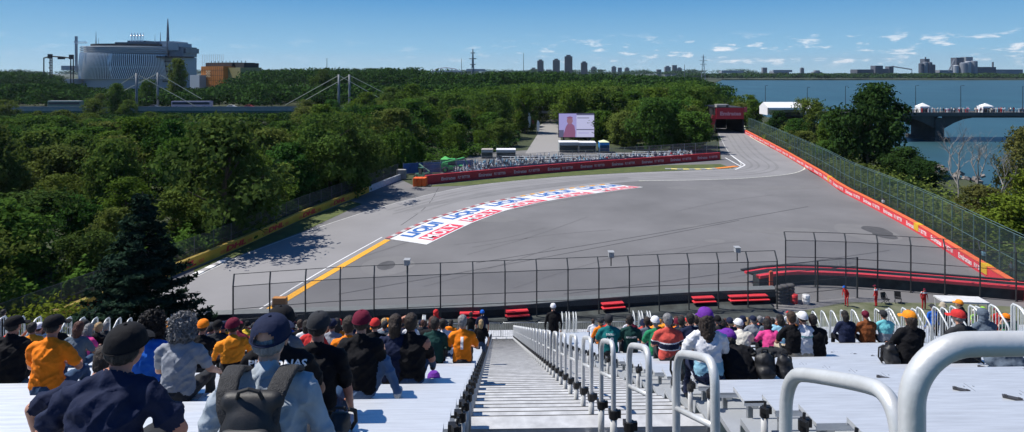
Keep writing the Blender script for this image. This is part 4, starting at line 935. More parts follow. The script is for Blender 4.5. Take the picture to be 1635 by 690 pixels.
for i, (px, top, Y, s, k, lb) in enumerate(((1578, 298, 80, 1.5, 0, 'olive shrub on the bank right of the bare trees'), (1630, 205, 92, .8, 0, 'sparse olive tree at the right edge of the photo'), (1535, 328, 80, 1.9, 0, 'low olive shrub behind the fence below the bare trees'), (1632, 315, 66, 1.6, 1, 'bright yellow-green shrub at the right edge of the photo'), (1655, 275, 72, 1.3, 1, 'yellow-green shrub cut by the right edge'), (1590, 340, 70, 1.9, 0, 'olive shrub close behind the right end of the fence'))):
    one(px, 0, top, Y, OT[k], lb, 'shrub', s)
# bare trees
def bare(seed, h, loc, label):
    rg2 = random.Random(seed); r = empty('bare_tree', loc); br = MB(); tk = MB()
    def grow(p, d, l, rad, dep):
        m = p+d*l*.5+Vector((rg2.uniform(-1, 1), rg2.uniform(-1, 1), rg2.uniform(-.3, .6)))*l*.07; e = p+d*l
        (tk if dep == 0 else br).tube([p, m, e], [rad, rad*.8, rad*.6], 5 if dep < 3 else 3)
        if dep < 5:
            for i in range(3 if dep < 4 else 2):
                nd_ = (d+Vector((rg2.uniform(-1, 1), rg2.uniform(-1, 1), rg2.uniform(-.25, .7)))*.75).normalized(); grow(p.lerp(e, rg2.uniform(.55, 1)), nd_, l*rg2.uniform(.55, .8), rad*.55, dep+1)
    grow(Vector((0, 0, 0)), Vector((rg2.uniform(-.1, .1), 0, 1)).normalized(), h*.34, .17, 0)
    bm_ = mat('pale_bark', (.28, .26, .24), .9, var=.2); tk.build('trunk', bm_, r); br.build('branches', bm_, r); tag(r, label, 'tree', 'bare trees on the right bank')
for i, (px, top, Y, lb) in enumerate(((1530, 190, 92, 'pale leafless tree on the right bank, tallest and leftmost of three'), (1562, 195, 96, 'pale leafless tree in the middle of the three bare ones'), (1600, 215, 90, 'pale leafless tree, rightmost of the three bare ones'))):
    bare(60+i, (H-(top-115)/1000*Y)*1.12, Vector(((px-817.5)/1000*Y, Y, 0)), lb)
# spruce
def spruce(h, rad, seed):
    rng = np.random.default_rng(seed); P = []; N = []; tiers = 30; br = MB()
    br.tube([(0, 0, 0), (0, 0, h*.97)], [.28, .03], 7)
    for t in range(tiers):
        z = h*(.05+.93*t/tiers); rr = rad*(1-t/tiers)**.85+.15; nb = 14 if t < 20 else 8
        for b in range(nb):
            a = rng.random()*6.28; l = rr*(.65+.5*rng.random()); m = int(34*l+16); s = np.sqrt(rng.random(m)); o = np.array([math.cos(a), math.sin(a), 0]); sd = np.array([-o[1], o[0], 0])
            p = np.array([0, 0, z])+o[None, :]*(s*l)[:, None]+sd[None, :]*(rng.normal(0, .16, m)*(.5+s*1.1))[:, None]; p[:, 2] += -.32*l*s+.22*l*s**3+rng.normal(0, .07, m)-.10*rng.random(m); P.append(p); N.append(np.tile([o[0]*.3, o[1]*.3, 1], (m, 1)))
            if b % 3 == 0: br.tube([(0, 0, z), tuple(o*l*.9+np.array([0, 0, z-.22*l]))], [.05, .015], 4)
    P = np.concatenate(P); N = np.concatenate(N); V, F = leaf_quads(P, N, .19*np.ones(len(P)), rng, 2.0); return np_mesh('crown', V, F), br
me, br = spruce(12.8, 5.2, 3); me.materials.append(SPR)
r = empty('spruce_tree', Vector(((228-817.5)/1000*46, 46, -1.2))); o = bpy.data.objects.new('crown', me); COL.objects.link(o); o.parent = r; br.build('trunk', BARK, r)
tag(r, 'big dark conical spruce standing behind the left crowd', 'tree')
# undergrowth along the woods edge and on the right bank
def scatter(name, label, cat, polyfn, n, size, mt, seed, hgt=.6, group=None):
    rng = np.random.default_rng(seed); P = []
    while len(P) < n:
        p = polyfn(rng); 
        if p is not None: P.append(p)
    P = np.array(P); P[:, 2] += rng.random(len(P))**1.5*hgt; N = np.tile([0., 0, 1.], (len(P), 1)); V, F = leaf_quads(P, N, size*np.ones(len(P)), rng); me = np_mesh(name, V, F); me.materials.append(mt)
    o = bpy.data.objects.new(name, me); COL.objects.link(o); tag(o, label, cat, group, 'stuff'); return o
def under(rng):
    Y = 44+rng.random()**1.3*110; X = left_limit(Y)+.5-abs(rng.normal(0, 3.2)); c = .9+1.2*math.sin(X*1.3+Y*.7); return (X, Y, rng.random()*max(0, c))
def floor_(rng):
    Y = 50+rng.random()**.6*180; px = rng.uniform(-60, 830); X = (px-817.5)/1000*Y
    return None if X > left_limit(Y)-1 else (X, Y, rng.random()*1.0)
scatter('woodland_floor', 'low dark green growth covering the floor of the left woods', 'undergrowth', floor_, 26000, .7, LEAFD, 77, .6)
scatter('undergrowth', 'green undergrowth along the foot of the left woods', 'undergrowth', under, 16000, .35, LEAF, 71, 1.4)
def under2(rng):
    s = rng.random()*rp.L; p, T, N = rp.pos(s); d = 2.2+abs(rng.normal(0, 6)); q = p-N*d
    return None if q.x > 96 else (q.x, q.y, rng.random()*(1.2+1.5*math.sin(s*.4)**2))
scatter('undergrowth', 'green undergrowth on the bank behind the right-hand fence', 'undergrowth', under2, 20000, .36, LEAF, 72, 1.2)
def under3(rng):
    X = rng.uniform(-40, -30); Y = rng.uniform(44.5, 49); return (X-3, Y, rng.random()*2.0)
scatter('yellow_undergrowth', 'yellow-green undergrowth beside the spruce at lower left', 'undergrowth', under3, 2600, .22, YG, 73, 1.0)
# distant wood (nobody could count it)
def wood(name, label, crowns, seed, size, per, mt):
    rng = np.random.default_rng(seed); P = []; N = []
    for (x, y, h, w) in crowns:
        nl = 6
        for j in range(nl):
            c = np.array([x+rng.normal(0, w*.33), y+rng.normal(0, w*.33), h*(.45+.40*rng.random())]); d = rng.normal(0, 1, (per//nl, 3)); d[:, 2] = np.abs(d[:, 2])*.9-.25; d /= np.linalg.norm(d, axis=1)[:, None]
            rr = np.array([w*.5, w*.5, min(h*.28, w*.5)])*(.8+.4*rng.random()); p = c+d*rr*(1+rng.normal(0, .12, (len(d), 1))); k = p[:, 2] < h; P.append(p[k]); N.append(d[k])
    P = np.concatenate(P); N = np.concatenate(N); V, F = leaf_quads(P, N, size*np.ones(len(P)), rng); me = np_mesh(name, V, F); me.materials.append(mt); o = bpy.data.objects.new(name, me); COL.objects.link(o); tag(o, label, 'woods', None, 'stuff')
def skyl(px):
    t = [(-200, 112), (0, 113), (60, 113), (100, 124), (130, 140), (300, 140), (330, 138), (400, 112), (440, 109), (500, 108), (540, 108), (600, 108), (660, 107), (720, 116), (780, 114), (900, 114), (950, 116), (1040, 120), (1120, 122), (1180, 150)]
    for (a, y0), (b, y1) in zip(t, t[1:]):
        if a <= px <= b: return y0+(y1-y0)*(px-a)/(b-a)
    return 140
cr = []; rg3 = random.Random(9)
for i in range(1150):
    Y = 305+rg3.random()**1.6*650; px = -60+rg3.random()*1215; X = (px-817.5)/1000*Y
    if 95 < px < 300 and Y > 560: continue
    if 300 < px < 405 and Y > 470: continue
    if X > 110+ (Y-300)*.22: continue
    tpy = skyl(px)+abs(rg3.gauss(0, 5)) if Y > 420 else max(skyl(px)+4, 132)+rg3.uniform(0, 16); 
    if px < 320: tpy = max(tpy, 134 if Y < 480 else 0)
    h = min(H-(tpy-115)/1000*Y, 25)
    if h < 4: continue
    cr.append((X, Y, h, rg3.uniform(9, 15)))
wood('distant_woods', 'unbroken green woods stretching to the horizon behind the road bridge', cr, 81, 1.15, 420, LEAFF)
cr = []
for i in range(240):
    Y = 245+rg3.random()*60; px = 560+rg3.random()*560; X = (px-817.5)/1000*Y; tp = ytop(px)+rg3.uniform(-6, 12); cr.append((X, Y, max(4, H-(max(tp, 126)-115)/1000*Y), rg3.uniform(6, 9)))
wood('woods_behind_infield', 'dense woods rising behind the infield and the service road', cr, 82, .62, 520, LEAF)
cr = []
for i in range(620):
    px = 1085+rg3.random()*640; Y = 1700+rg3.random()*150; X = (px-817.5)/1000*Y
    if i > 420: Y = 2700; px = -100+rg3.random()*1300; X = (px-817.5)/1000*Y
    cr.append((X, Y, rg3.uniform(9, 17) if Y < 2000 else rg3.uniform(20, 34), rg3.uniform(18, 30)*(1 if Y < 2000 else 2.2)))
wood('far_bank_trees', 'low line of trees along the far river bank', cr, 83, 3.2, 200, LEAFF)
cr = [((px-817.5)/1000*Y, Y, h, w) for px, Y, h, w in [(1165+rg3.random()*30, 246+rg3.random()*30, rg3.uniform(5, 9), 7) for _ in range(14)]+[(1240+rg3.random()*210, 176+rg3.random()*18, rg3.uniform(3, 6), 6) for _ in range(40)]]
cr = [c for c in cr if c[0] < 100+0*(c[1])]
cr2 = [((px-817.5)/1000*Y, Y, h, 6.5) for px, Y, h in [(rg3.uniform(-70, 590), rg3.uniform(236, 283), 0) for _ in range(210)] for h in [max(1.2, min(4.0, H-(rg3.uniform(180, 190)-115)/1000*Y))]]
wood('canal_scrub', 'low green scrub below the stayed road bridge', cr2, 86, .55, 420, LEAFF)
wood('bank_scrub', 'green scrub along the bank below the river bridge', cr, 84, .5, 420, LEAF)
# rocks at the shore
q = MB(); rg4 = random.Random(3)
for i in range(260):
    t = rg4.random(); sh = Path([(60, 30), (66, 62), (74, 84), (84, 112), (86, 150), (100, 186)]); p, T, N = sh.pos(sh.L*t); p = p+N*rg4.uniform(-1, 8)*1; s = rg4.uniform(.3, 1.1)
    q.box((p.x, p.y, -.3-abs(rg4.gauss(0, .8))), (s*1.4, s, s*.8), rg4.random()*3, rx=rg4.random(), ry=rg4.random())
tag(q.build('shore_rocks', mat('shore_rock', (.20, .18, .17), .95, var=.3)), 'grey broken rocks along the river shore at the right', 'rocks', None, 'stuff')
# ------------------------------------------------------------------ grandstand
AZ = .0255; CA, SA = math.cos(AZ), math.sin(AZ)
def S(u, v, w=0): return Vector((u*CA-v*SA, u*SA+v*CA, w))
def zf(v): return H-1.25-.4*v
def vk(k): return 1.95+.7*k
KMAX = 56
stand = empty('grandstand', Vector((0, 0, 0)), AZ)
tag(stand, 'silver stepped grandstand deck with a stair aisle running down its middle', 'grandstand')
q = MB()
for (u0, u1) in ((-40, -.32), (2.42, 40)):
    for k in range(-2, KMAX+1):
        v = vk(k); z = zf(v); q.box(((u0+u1)/2, v+.35, z-.03), (u1-u0, .69, .06)); q.box(((u0+u1)/2, v+.702, z-.19), (u1-u0, .02, .24))
q.build('stepped_deck', mat('deck_aluminium', (.42, .44, .46), .5, .35, var=.1, scale=2), stand)
for k in range(99):
    v = 7.0+.35*k; z = zf(v)+.06; t = MB()
    t.box((1.05, v+.14, z-.02), (2.70, .27, .04)); t.box((1.05, v+.008, z-.055), (2.70, .016, .05)); t.box((1.05, v+.265, z+.001), (2.70, .012, .003), mi=1); t.build('stair_tread', [TREAD, BLK], stand)
q = MB()
for u in (-.33, 1.02, 1.22, 2.43):
    q.add([(u-.025, 1, zf(1)-.25), (u+.025, 1, zf(1)-.25), (u+.025, 42, zf(42)-.25), (u-.025, 42, zf(42)-.25), (u-.025, 1, zf(1)-.0), (u+.025, 1, zf(1)-.0), (u+.025, 42, zf(42)), (u-.025, 42, zf(42))], [(0, 3, 2, 1), (4, 5, 6, 7), (0, 1, 5, 4), (1, 2, 6, 5), (2, 3, 7, 6), (3, 0, 4, 7)])
q.build('stair_stringer', GALV, stand)
q = MB(); q.add([(-.3, 2, zf(2)-.45), (2.4, 2, zf(2)-.45), (2.4, 42, zf(42)-.45), (-.3, 42, zf(42)-.45)], [(0, 1, 2, 3)]); q.build('understructure', DARK, stand)
q = MB(); q.box((0, 42.9, zf(42)-.05), (80, 1.8, .1)); q.build('front_walkway', MATS['tread_aluminium'], stand)
q = MB(); q.box((0, 43.8, .9), (80, .06, 1.9)); q.build('front_skirt', DARK, stand)
for u in range(-36, 40, 4):
    for v in (6, 16, 26, 36):
        t = MB(); t.tube([(u, v, -.0), (u, v, zf(v)-.5)], .08, 6); t.build('support_column', GALV, stand)
# benches
def bench_mb(L):
    q = MB(); q.box((L/2, .1425, -.012), (L, .285, .024)); q.box((L/2, .1425, -.03), (L, .27, .012)); n = max(1, int(L/2.4))
    for j in range(1, n): x = L*j/n; q.box((x, .1425, .0005), (.006, .283, .003), mi=1); [q.box((x+e, yy, .001), (.016, .016, .005), .4, mi=1) for e in (-.05, .05) for yy in (.06, .22)]
    q.box((L/2, .004, -.03), (L, .008, .05)); q.box((L/2, .281, -.03), (L, .008, .05)); return q
_bm = {}
blocks = [(-13.4, -.36, 'left of the stair aisle'), (2.46, 12.2, 'right of the stair aisle'), (-36, -14.9, 'beyond the far left aisle'), (14.1, 37, 'beyond the far right aisle')]
for bi, (u0, u1, nm) in enumerate(blocks):
    first = None
    for k in range(0, KMAX+1):
        if bi > 1 and vk(k) < 14: continue
        v = vk(k); z = H-.8-.4*v
        if first is None:
            r = empty('bench', S(u0, v, z), AZ); bench_mb(u1-u0).build('seat_plank', [ALU, GALV], r)
            t = MB(); n = max(2, int((u1-u0)/1.9))
            for j in range(n+1): x = .12+j*(u1-u0-.24)/n; t.box((x, .14, -.06), (.06, .26, .05)); t.box((x, .16, -.24), (.05, .05, .40))
            t.box(((u1-u0)/2, .16, -.44), (u1-u0-.1, .06, .03)); t.build('support_beam', GALV, r)
            t = MB(); t.box((-.012 if bi == 0 else (u1-u0)+.012, .14, -.02), (.024, .30, .07)); 
            t.build('end_cap', mat('end_cap', (.10, .10, .10), .6), r)
            first = r; tag(r, 'long flat silver bench plank spanning the seating block '+nm, 'bench', 'bench rows '+nm)
        else: r = copy_tree(first); r.location = S(u0, v, z)
# dark joint brackets seen on the planks
JT = mat('joint_bracket', (.05, .05, .055), .6)
q0 = MB(); q0.box((0, 0, .008), (.15, .05, .012)); q0.box((-.05, 0, .016), (.022, .03, .012)); q0.box((.05, 0, .016), (.022, .03, .012))
jo = None
for i, (px, py, c) in enumerate(((1549, 643, 0), (1420, 621, 0), (1407, 582, 0), (1586, 603, 0), (1634, 655, 0), (1378, 578, 0), (1340, 575, 0), (1606, 582, 0), (1533, 597, 0), (1485, 634, 0))):
    v = 800/(py-515.0); k = round((v-2.09)/.7); v = vk(k)+.14; u = (px-792)/1000*v
    if u > 12: continue
    if jo is None: o = jo = q0.build('joint_bracket', JT)
    else: o = jo.copy(); COL.objects.link(o)
    o.location = S(u, v, H-.8-.4*vk(k)+.002); o.rotation_euler = (0, 0, AZ-.6)
    tag(o, 'small dark metal joint bracket lying on a bench plank in the right block', 'bracket', 'joint brackets on the right benches')
# centre hand-rail hoops
def hoop(loc):
    r = empty('handrail_hoop', loc, AZ); h = 1.05; L = .70; s = -.4
    def P(v, w): return (0, v, s*v+w)
    pts = [P(0, -.02), P(0, h-.16), P(.02, h-.07), P(.07, h-.015), P(.15, h), P(L-.15, h), P(L-.07, h-.015), P(L-.02, h-.07), P(L, h-.16), P(L, -.02)]
    q = MB(); q.tube(Path(pts, 2).P, .0245, 14); q.build('bent_tube', PIPE, r, smooth=True)
    q = MB(); q.tube([P(0.02, .70), P(L-.02, .70)], .017, 10); q.build('mid_bar', PIPE, r, smooth=True)
    for v in (0, L):
        q = MB(); q.tube([P(v, -.05), P(v, .33)], .034, 12); q.build('sleeve', mat('sleeve_white', (.60, .60, .58), .5, .2), r, smooth=True)
        q = MB(); q.tube([P(v, .32), P(v, .40)], .045, 10); q.box((.045, v, s*v+.36), (.05, .035, .07)); q.box((-.02, v+.04, s*v+.36), (.04, .05, .05)); q.build('clamp', mat('clamp_black', (.03, .03, .032), .45, .5), r)
    tag(r, 'bent silver handrail hoop with black clamps in the row down the middle of the stairs', 'handrail', 'hoops down the middle of the stair aisle'); return r
h0 = None
for k in range(28):
    v = 1.80+1.4*k-(.08 if k == 0 else 0); loc = S(1.13, v, zf(v))
    if h0 is None: h0 = hoop(loc); h0['label'] = 'large shiny handrail hoop at the bottom edge, nearest complete one of the row'
    else:
        c = copy_tree(h0); c.location = loc; c['label'] = 'bent silver handrail hoop with black clamps in the row down the middle of the stairs'
# nearest large rail
r = empty('guard_rail', S(.918, 1.36, 0) , AZ)
zt_ = H-(558-115)/1000*1.36
q = MB(); zz = zt_
q.tube([(0, 0, zz-1.2), (0, 0, zz-.13)]+[(.13-.13*math.cos(a), 0, zz-.13+.13*math.sin(a)) for a in [math.pi/2*k/14 for k in range(1, 14)]]+[(.13, 0, zz), (.9, 0, zz), (1.6, 0, zz)], .0268, 24); q.build('bent_tube', PIPE, r, smooth=True)
q = MB(); q.tube([(0, 0, zz-1.22), (0, 0, zz-.9)], .036, 14); q.build('sleeve', MATS['sleeve_white'], r, smooth=True)
tag(r, 'thick pale guard rail bent at a right angle, closest to the viewer at lower right', 'guard rail')
# row-end posts
def endpost(loc, side):
    r = empty('row_end_post', loc, AZ); q = MB(); q.tube([(0, 0, -.0), (0, 0, .42)], .030, 12); q.build('post', mat('post_white', (.58, .58, .57), .5, .15), r, smooth=True)
    q = MB(); q.tube([(0, 0, .40), (0, 0, .475)], .040, 10); q.box((.03*side, .02, .45), (.07, .05, .06)); q.box((-.01, -.03, .47), (.04, .05, .04), .5); q.tube([(0, 0, .47), (.012, .01, .53)], .012, 6); q.build('clamp', MATS['clamp_black'], r); return r
pr_, pl_ = None, None
for k in range(2, KMAX+1):
    v = vk(k)
    if k < 30 and k % 4 != 2:
        if pr_ is None: o = pr_ = endpost(S(2.36, v, zf(v)), 1)
        else: o = copy_tree(pr_); o.location = S(2.36, v, zf(v))
        tag(o, 'short white row-end post with black clamp on the right side of the stairs', 'post', 'row-end posts right of the stairs')
    if pl_ is None: o = pl_ = endpost(S(-.30, v, zf(v)), -1)
    else: o = copy_tree(pl_); o.location = S(-.30, v, zf(v))
    tag(o, 'row-end post with dark clamp along the left edge of the stairs', 'post', 'row-end posts left of the stairs')
# barred stair guards on the outer aisles
def guard(loc, h=1.35, L=.62):
    r = empty('barred_stair_guard', loc, AZ); q = MB(); pts = [(0, 0, 0), (0, 0, h-.38), (0, .05, h-.30), (0, .36, h-.03), (0, .44, h), (0, L-.05, h), (0, L, h-.06), (0, L, -.2)]
    q.tube(pts, .026, 8); q.build('frame', mat('guard_white', (.62, .64, .64), .45, .3), r, smooth=True)
    q = MB(); q.tube([(0, 0, .25), (0, L, .25)], .016, 6)
    for j in range(1, 6): v = L*j/6; q.tube([(0, v, .25), (0, v, min(h, h-.38+v*.95 if v < .42 else h))], .010, 5)
    q.build('bars', MATS['guard_white'], r); return r
g0 = None
def guards(u, ks, lab, grp, w=0, h=1.35):
    global g0
    for k in ks:
        v = vk(k); loc = S(u, v, zf(v)+w)
        if g0 is None: o = g0 = guard(loc)
        else: o = copy_tree(g0); o.location = loc
        tag(o, lab, 'stair guard', grp)
guards(-14.3, range(22, 38), 'white barred stair guard with slanted top on the far left aisle', 'barred guards of the far left aisle')
guards(12.75, [k for k in range(18, 34) if k != 27], 'white barred stair guard with slanted top on the far right aisle', 'barred guards of the far right aisle')
guards(14.0, [k for k in range(20, 34, 2)], 'white barred guard on the outer side of the far right aisle', 'outer guards of the far right aisle')
for j in range(5): guards(4.1+.26*j, [52+j//2], 'tall white slanted guard in the front cluster right of the stairs', 'front guard cluster beside the standing man', .3)
for j in range(5): guards(8.4+.34*j, [51+j//2], 'tall white slanted guard in the front cluster before the green shirts', 'front guard cluster above the green shirts', .3)
guards(-4.6, range(53, 56), 'white slanted guard at the front left of the stairs', 'front guards left of the stairs', .2)
# crowd barriers along the front
def crowdbar(loc, L=2.3):
    r = empty('crowd_barrier', loc, AZ); q = MB(); q.tube([(0, 0, .15), (0, 0, 1.0), (.1, 0, 1.1), (L-.1, 0, 1.1), (L, 0, 1.0), (L, 0, .15)], .022, 8); q.tube([(0, 0, .18), (L, 0, .18)], .018, 6); q.build('frame', GALV, r, smooth=True)
    q = MB(); n = 19
    for j in range(1, n): q.tube([(L*j/n, 0, .18), (L*j/n, 0, 1.09)], .009, 5)
    q.build('bars', GALV, r)
    for x in (.3, L-.3): q = MB(); q.tube([(x, -.3, 0), (x, 0, .12), (x, .3, 0)], .02, 6); q.build('foot', GALV, r)
    return r
cb = None
for i, u in enumerate([-14, -11.6, -9.2, -6.8, -4.4, -2.0, .4, 2.8, 5.2, 7.6, 10]):
    loc = S(u, 42.3, zf(42))
    if cb is None: o = cb = crowdbar(loc)
    else: o = copy_tree(cb); o.location = loc
    tag(o, 'silver crowd barrier of upright bars closing the front of the stand', 'barrier', 'crowd barriers along the stand front')
# open steel posts at the foot of the stairs, small sign frame
q = MB(); q.tube([(0, 0, 0), (0, 0, 1.75)], .05, 8); q.box((0, 0, 1.2), (.12, .05, 1.0)); tag(q.build('white_gate_post', WHITE, loc=S(-.85, 41, zf(41))), 'white gate post at the bottom of the stairs behind the orange shirt', 'post')
# ------------------------------------------------------------------ people
def ico(c, r, n=12, m=8, rot=None):
    vs = [(0, 0, 1)]; 
    for i in range(1, m):
        for k in range(n): t = math.pi*i/m; a = 2*math.pi*k/n; vs.append((math.sin(t)*math.cos(a), math.sin(t)*math.sin(a), math.cos(t)))
    vs.append((0, 0, -1)); fs = [(0, 1+k, 1+(k+1) % n) for k in range(n)]
    for i in range(m-2):
        for k in range(n): a = 1+i*n+k; b = 1+i*n+(k+1) % n; fs.append((a, a+n, b+n, b))
    L = len(vs)-1; o = 1+(m-2)*n; fs += [(L, o+(k+1) % n, o+k) for k in range(n)]
    M = rot or Matrix.Identity(3)
    return [Vector(c)+M @ Vector((v[0]*r[0], v[1]*r[1], v[2]*r[2])) for v in vs], fs
def voxelise(prims, voxel, smooth=4):
    q = MB()
    for p in prims:
        if p[0] == 'e': vs, fs = ico(p[1], p[2]); q.add(vs, fs)
        else:
            a, b = Vector(p[1]), Vector(p[2]); r0, r1 = p[3], p[4]
            q.tube([a, b], [r0, r1], 12)
            for c, rr in ((a, r0), (b, r1)): vs, fs = ico(c, (rr, rr, rr)); q.add(vs, fs)
    me = bpy.data.meshes.new('tmp'); me.from_pydata(q.v, [], q.f); o = bpy.data.objects.new('tmp', me); COL.objects.link(o)
    m = o.modifiers.new('r', 'REMESH'); m.mode = 'VOXEL'; m.voxel_size = voxel
    if smooth: s = o.modifiers.new('s', 'SMOOTH'); s.factor = .5; s.iterations = smooth
    bpy.context.view_layer.update()
    out = bpy.data.meshes.new_from_object(o.evaluated_get(bpy.context.evaluated_depsgraph_get()))
    bpy.data.objects.remove(o); bpy.data.meshes.remove(me); return out
def classify(me, prims):
    n = len(me.polygons); C = np.zeros(n*3); me.polygons.foreach_get('center', C); C = C.reshape(-1, 3)
    best = np.full(n, 1e9); tg = np.zeros(n, int)
    for p in prims:
        if p[0] == 'e': c = np.array(p[1]); r = np.array(p[2]); d = (np.linalg.norm((C-c)/r, axis=1)-1)*r.min(); t = p[3]
        else:
            a = np.array(p[1], float); b = np.array(p[2], float); ab = b-a; h = np.clip(((C-a)@ab)/(ab@ab+1e-9), 0, 1); d = np.linalg.norm(C-a-h[:, None]*ab, axis=1)-(p[3]+(p[4]-p[3])*h); t = p[5]
        k = d < best; best[k] = d[k]; tg[k] = t
    return C, tg
SK, SH, PA, SHOE, B1, B2, DK = range(7)
def mirror(v, s): return (v[0]*s, v[1], v[2])
def body(pose='sit', sleeves='short', shorts=False, lean=.06, side=0., fat=1., voxel=.016, armL=None, armR=None, legL=None, legR=None,
         hooddown=False, jacket=False, bands=(), folds=.006, turn=0., fingers=True, hunch=0., small=False):
    P = []; T = .0 if pose == 'sit' else .90
    def sx(z): return side*(z/.55) if z > 0 else 0
    def pt(x, y, z): return (x+sx(z), y+lean*max(0, z)/.55*1.0, z+T-hunch*max(0, z)/.6*.08)
    j = .012 if jacket else 0; f = fat
    P.append(('e', pt(0, -.01, .09), (.165*f+j, .125*f, .12), PA))
    P.append(('e', pt(0, -.005, .17), (.162*f+j*2, .122*f+j, .15), SH)); P.append(('e', pt(0, -.01, .30), (.162*f+j*2, .122*f+j, .17), SH)); P.append(('c', pt(-.07*f, -.02, .12), pt(-.08, -.04, .42), .095*f+j, .075+j, SH)); P.append(('c', pt(.07*f, -.02, .12), pt(.08, -.04, .42), .095*f+j, .075+j, SH))
    P.append(('e', pt(0, -.015, .41), (.172*f+j, .115*(f*.5+.5)+j, .135), SH)); P.append(('e', pt(0, -.012, .49), (.175+j, .088+j, .075), SH))
    for s in (-1, 1): P.append(('c', pt(.05*s, -.01, .565), pt(.165*s, -.005, .525), .05, .058+j, SH)); P.append(('e', pt(.05*s, -.048, .44), (.115, .062+j*.6, .10), SH))
    P.append(('c', pt(0, -.005, .55), pt(0, .02, .66), .056, .053, SK)); P.append(('c', pt(0, -.012, .555), pt(0, -.006, .585), .066+j, .064+j, SH))
    hc = Vector(pt(0, .035, .745)); hx, hy, hz = hc
    P.append(('e', (hx, hy-.005, hz+.022), (.076, .096, .094), SK)); P.append(('e', (hx, hy+.025, hz-.035), (.060, .068, .078), SK)); P.append(('e', (hx, hy+.06, hz-.085), (.03, .03, .025), SK))
    P.append(('c', (hx, hy+.09, hz+.012), (hx, hy+.112, hz-.022), .010, .015, SK)); P.append(('e', (hx, hy+.088, hz-.055), (.024, .012, .008), SK))
    for s in (-1, 1): P.append(('e', (hx+.079*s, hy-.005, hz-.008), (.011, .022, .032), SK)); P.append(('e', (hx+.03*s, hy+.084, hz+.018), (.012, .010, .008), DK))
    for s, arm in ((-1, armL), (1, armR)):
        sh = pt(.185*s*(.5+.5*f), -.01, .505)
        if pose == 'sit': el, wr = (.27*s, .10, .26), (.13*s, .34, .20)
        else: el, wr = (.27*s, -.02, .22), (.26*s, .10, -.02)
        if arm: el, wr = arm
        el = Vector((el[0]*1.0+sx(el[2])*.8, el[1]+lean*.6, el[2]+T)); wr = Vector((wr[0]+sx(wr[2])*.5, wr[1]+lean*.5, wr[2]+T)); sh = Vector(sh)
        P.append(('c', sh, el, .052+j, .040+j*.6, SH if sleeves == 'long' else SK))
        if sleeves == 'short': P.append(('c', sh, sh.lerp(el, .66), .060, .064, SH))
        P.append(('c', el, wr, .040+j*.6, .028+j*.5, SH if sleeves == 'long' else SK))
        d = (wr-el).normalized(); pm = wr+d*.045; P.append(('c', wr, wr+d*.03, .024, .026, SK)); P.append(('c', pm, pm+d*.035, .030, .028, SK))
        if fingers:
            a = Vector((0, 0, 1)) if abs(d.z) < .9 else Vector((0, 1, 0)); sd = d.cross(a).normalized(); dn = sd.cross(d).normalized()
            if dn.z > 0: dn = -dn
            for i in range(4):
                b0 = pm+d*.045+sd*(-.024+.016*i); l = (.038, .044, .041, .032)[i]; b1 = b0+d*l*.8+dn*.008; b2 = b1+d*l*.5+dn*.022; P.append(('c', b0, b1, .0092, .0085, SK)); P.append(('c', b1, b2, .0085, .0075, SK))
            t0 = pm-sd*.02*s+d*.0; t1 = t0-sd*.028*s+d*.03+dn*.01; P.append(('c', t0, t1, .011, .009, SK)); P.append(('c', t1, t1+d*.022, .009, .008, SK))
    for s, leg in ((-1, legL), (1, legR)):
        if pose == 'sit': hp, kn, an = (.095*s, .02, .085), (.13*s, .44, .085), (.125*s, .47, -.36)
        else: hp, kn, an = (.09*s, 0, .02), (.10*s, .03, -.42), (.105*s, -.01, -.82)
        if leg: kn, an = leg
        hp, kn, an = [Vector(p)+Vector((0, 0, T)) for p in (hp, kn, an)]
        P.append(('c', hp, kn, .088*(.4+.6*f), .060, PA))
        if shorts: P.append(('c', kn, an, .050, .034, SK)); P.append(('c', kn.lerp(hp, .1), kn, .066, .066, PA))
        else: P.append(('c', kn, an, .060, .048, PA))
        ft = an+Vector((0, .10, -.055)) if pose == 'sit' or True else an
        P.append(('c', an+Vector((0, -.01, -.03)), ft+Vector((0, .05, 0)), .042, .036, SHOE))
    if hooddown: P.append(('e', pt(0, -.095, .575), (.115, .06, .07), SH)); P.append(('e', pt(0, -.06, .61), (.095, .05, .05), SH))
    if small: pass
    me = voxelise(P, voxel); C, tg = classify(me, P)
    zt = C[:, 2]-T
    for (z0, z1, slot) in bands: k = (tg == SH) & (zt > z0) & (zt < z1); tg[k] = slot
    me.polygons.foreach_set('material_index', tg.astype(np.int32))
    if folds:
        n = len(me.vertices); V = np.zeros(n*3); me.vertices.foreach_get('co', V); V = V.reshape(-1, 3); Nn = np.zeros(n*3); me.vertices.foreach_get('normal', Nn); Nn = Nn.reshape(-1, 3)
        cl = np.zeros(n); fi = np.zeros(len(me.loops), int); me.loops.foreach_get('vertex_index', fi); lt = np.repeat(tg, [p.loop_total for p in me.polygons]); cl[fi[(lt == SH) | (lt == PA) | (lt == B1) | (lt == B2)]] = 1
        sd = random.random()*50
        for i in np.nonzero(cl)[0]:
            x, y, z = V[i]; sg = 1 if x > 0 else -1; a = 1-abs(noise.noise(Vector((x*3.5+sg*z*4+sd, y*4, z*9-sg*x*7)))); b = 1-abs(noise.noise(Vector((x*8+sd, y*8, z*15+sg*x*10)))); c = noise.noise(Vector((x*4+sd, y*4, z*5))); V[i] += Nn[i]*folds*(1.5*a**5+.8*b**5+.7*c-.9)
        me.vertices.foreach_set('co', V.ravel())
    for _ in range(7): me.materials.append(None)
    me.shade_smooth(); me.update()
    return me, hc
CL = {}
def cloth(name, c, **kw):
    k = dict(rough=.85, var=.14, scale=7, bump=.35, bscale=22, spec=.2); k.update(kw); return mat('cloth_'+name, c, **k)
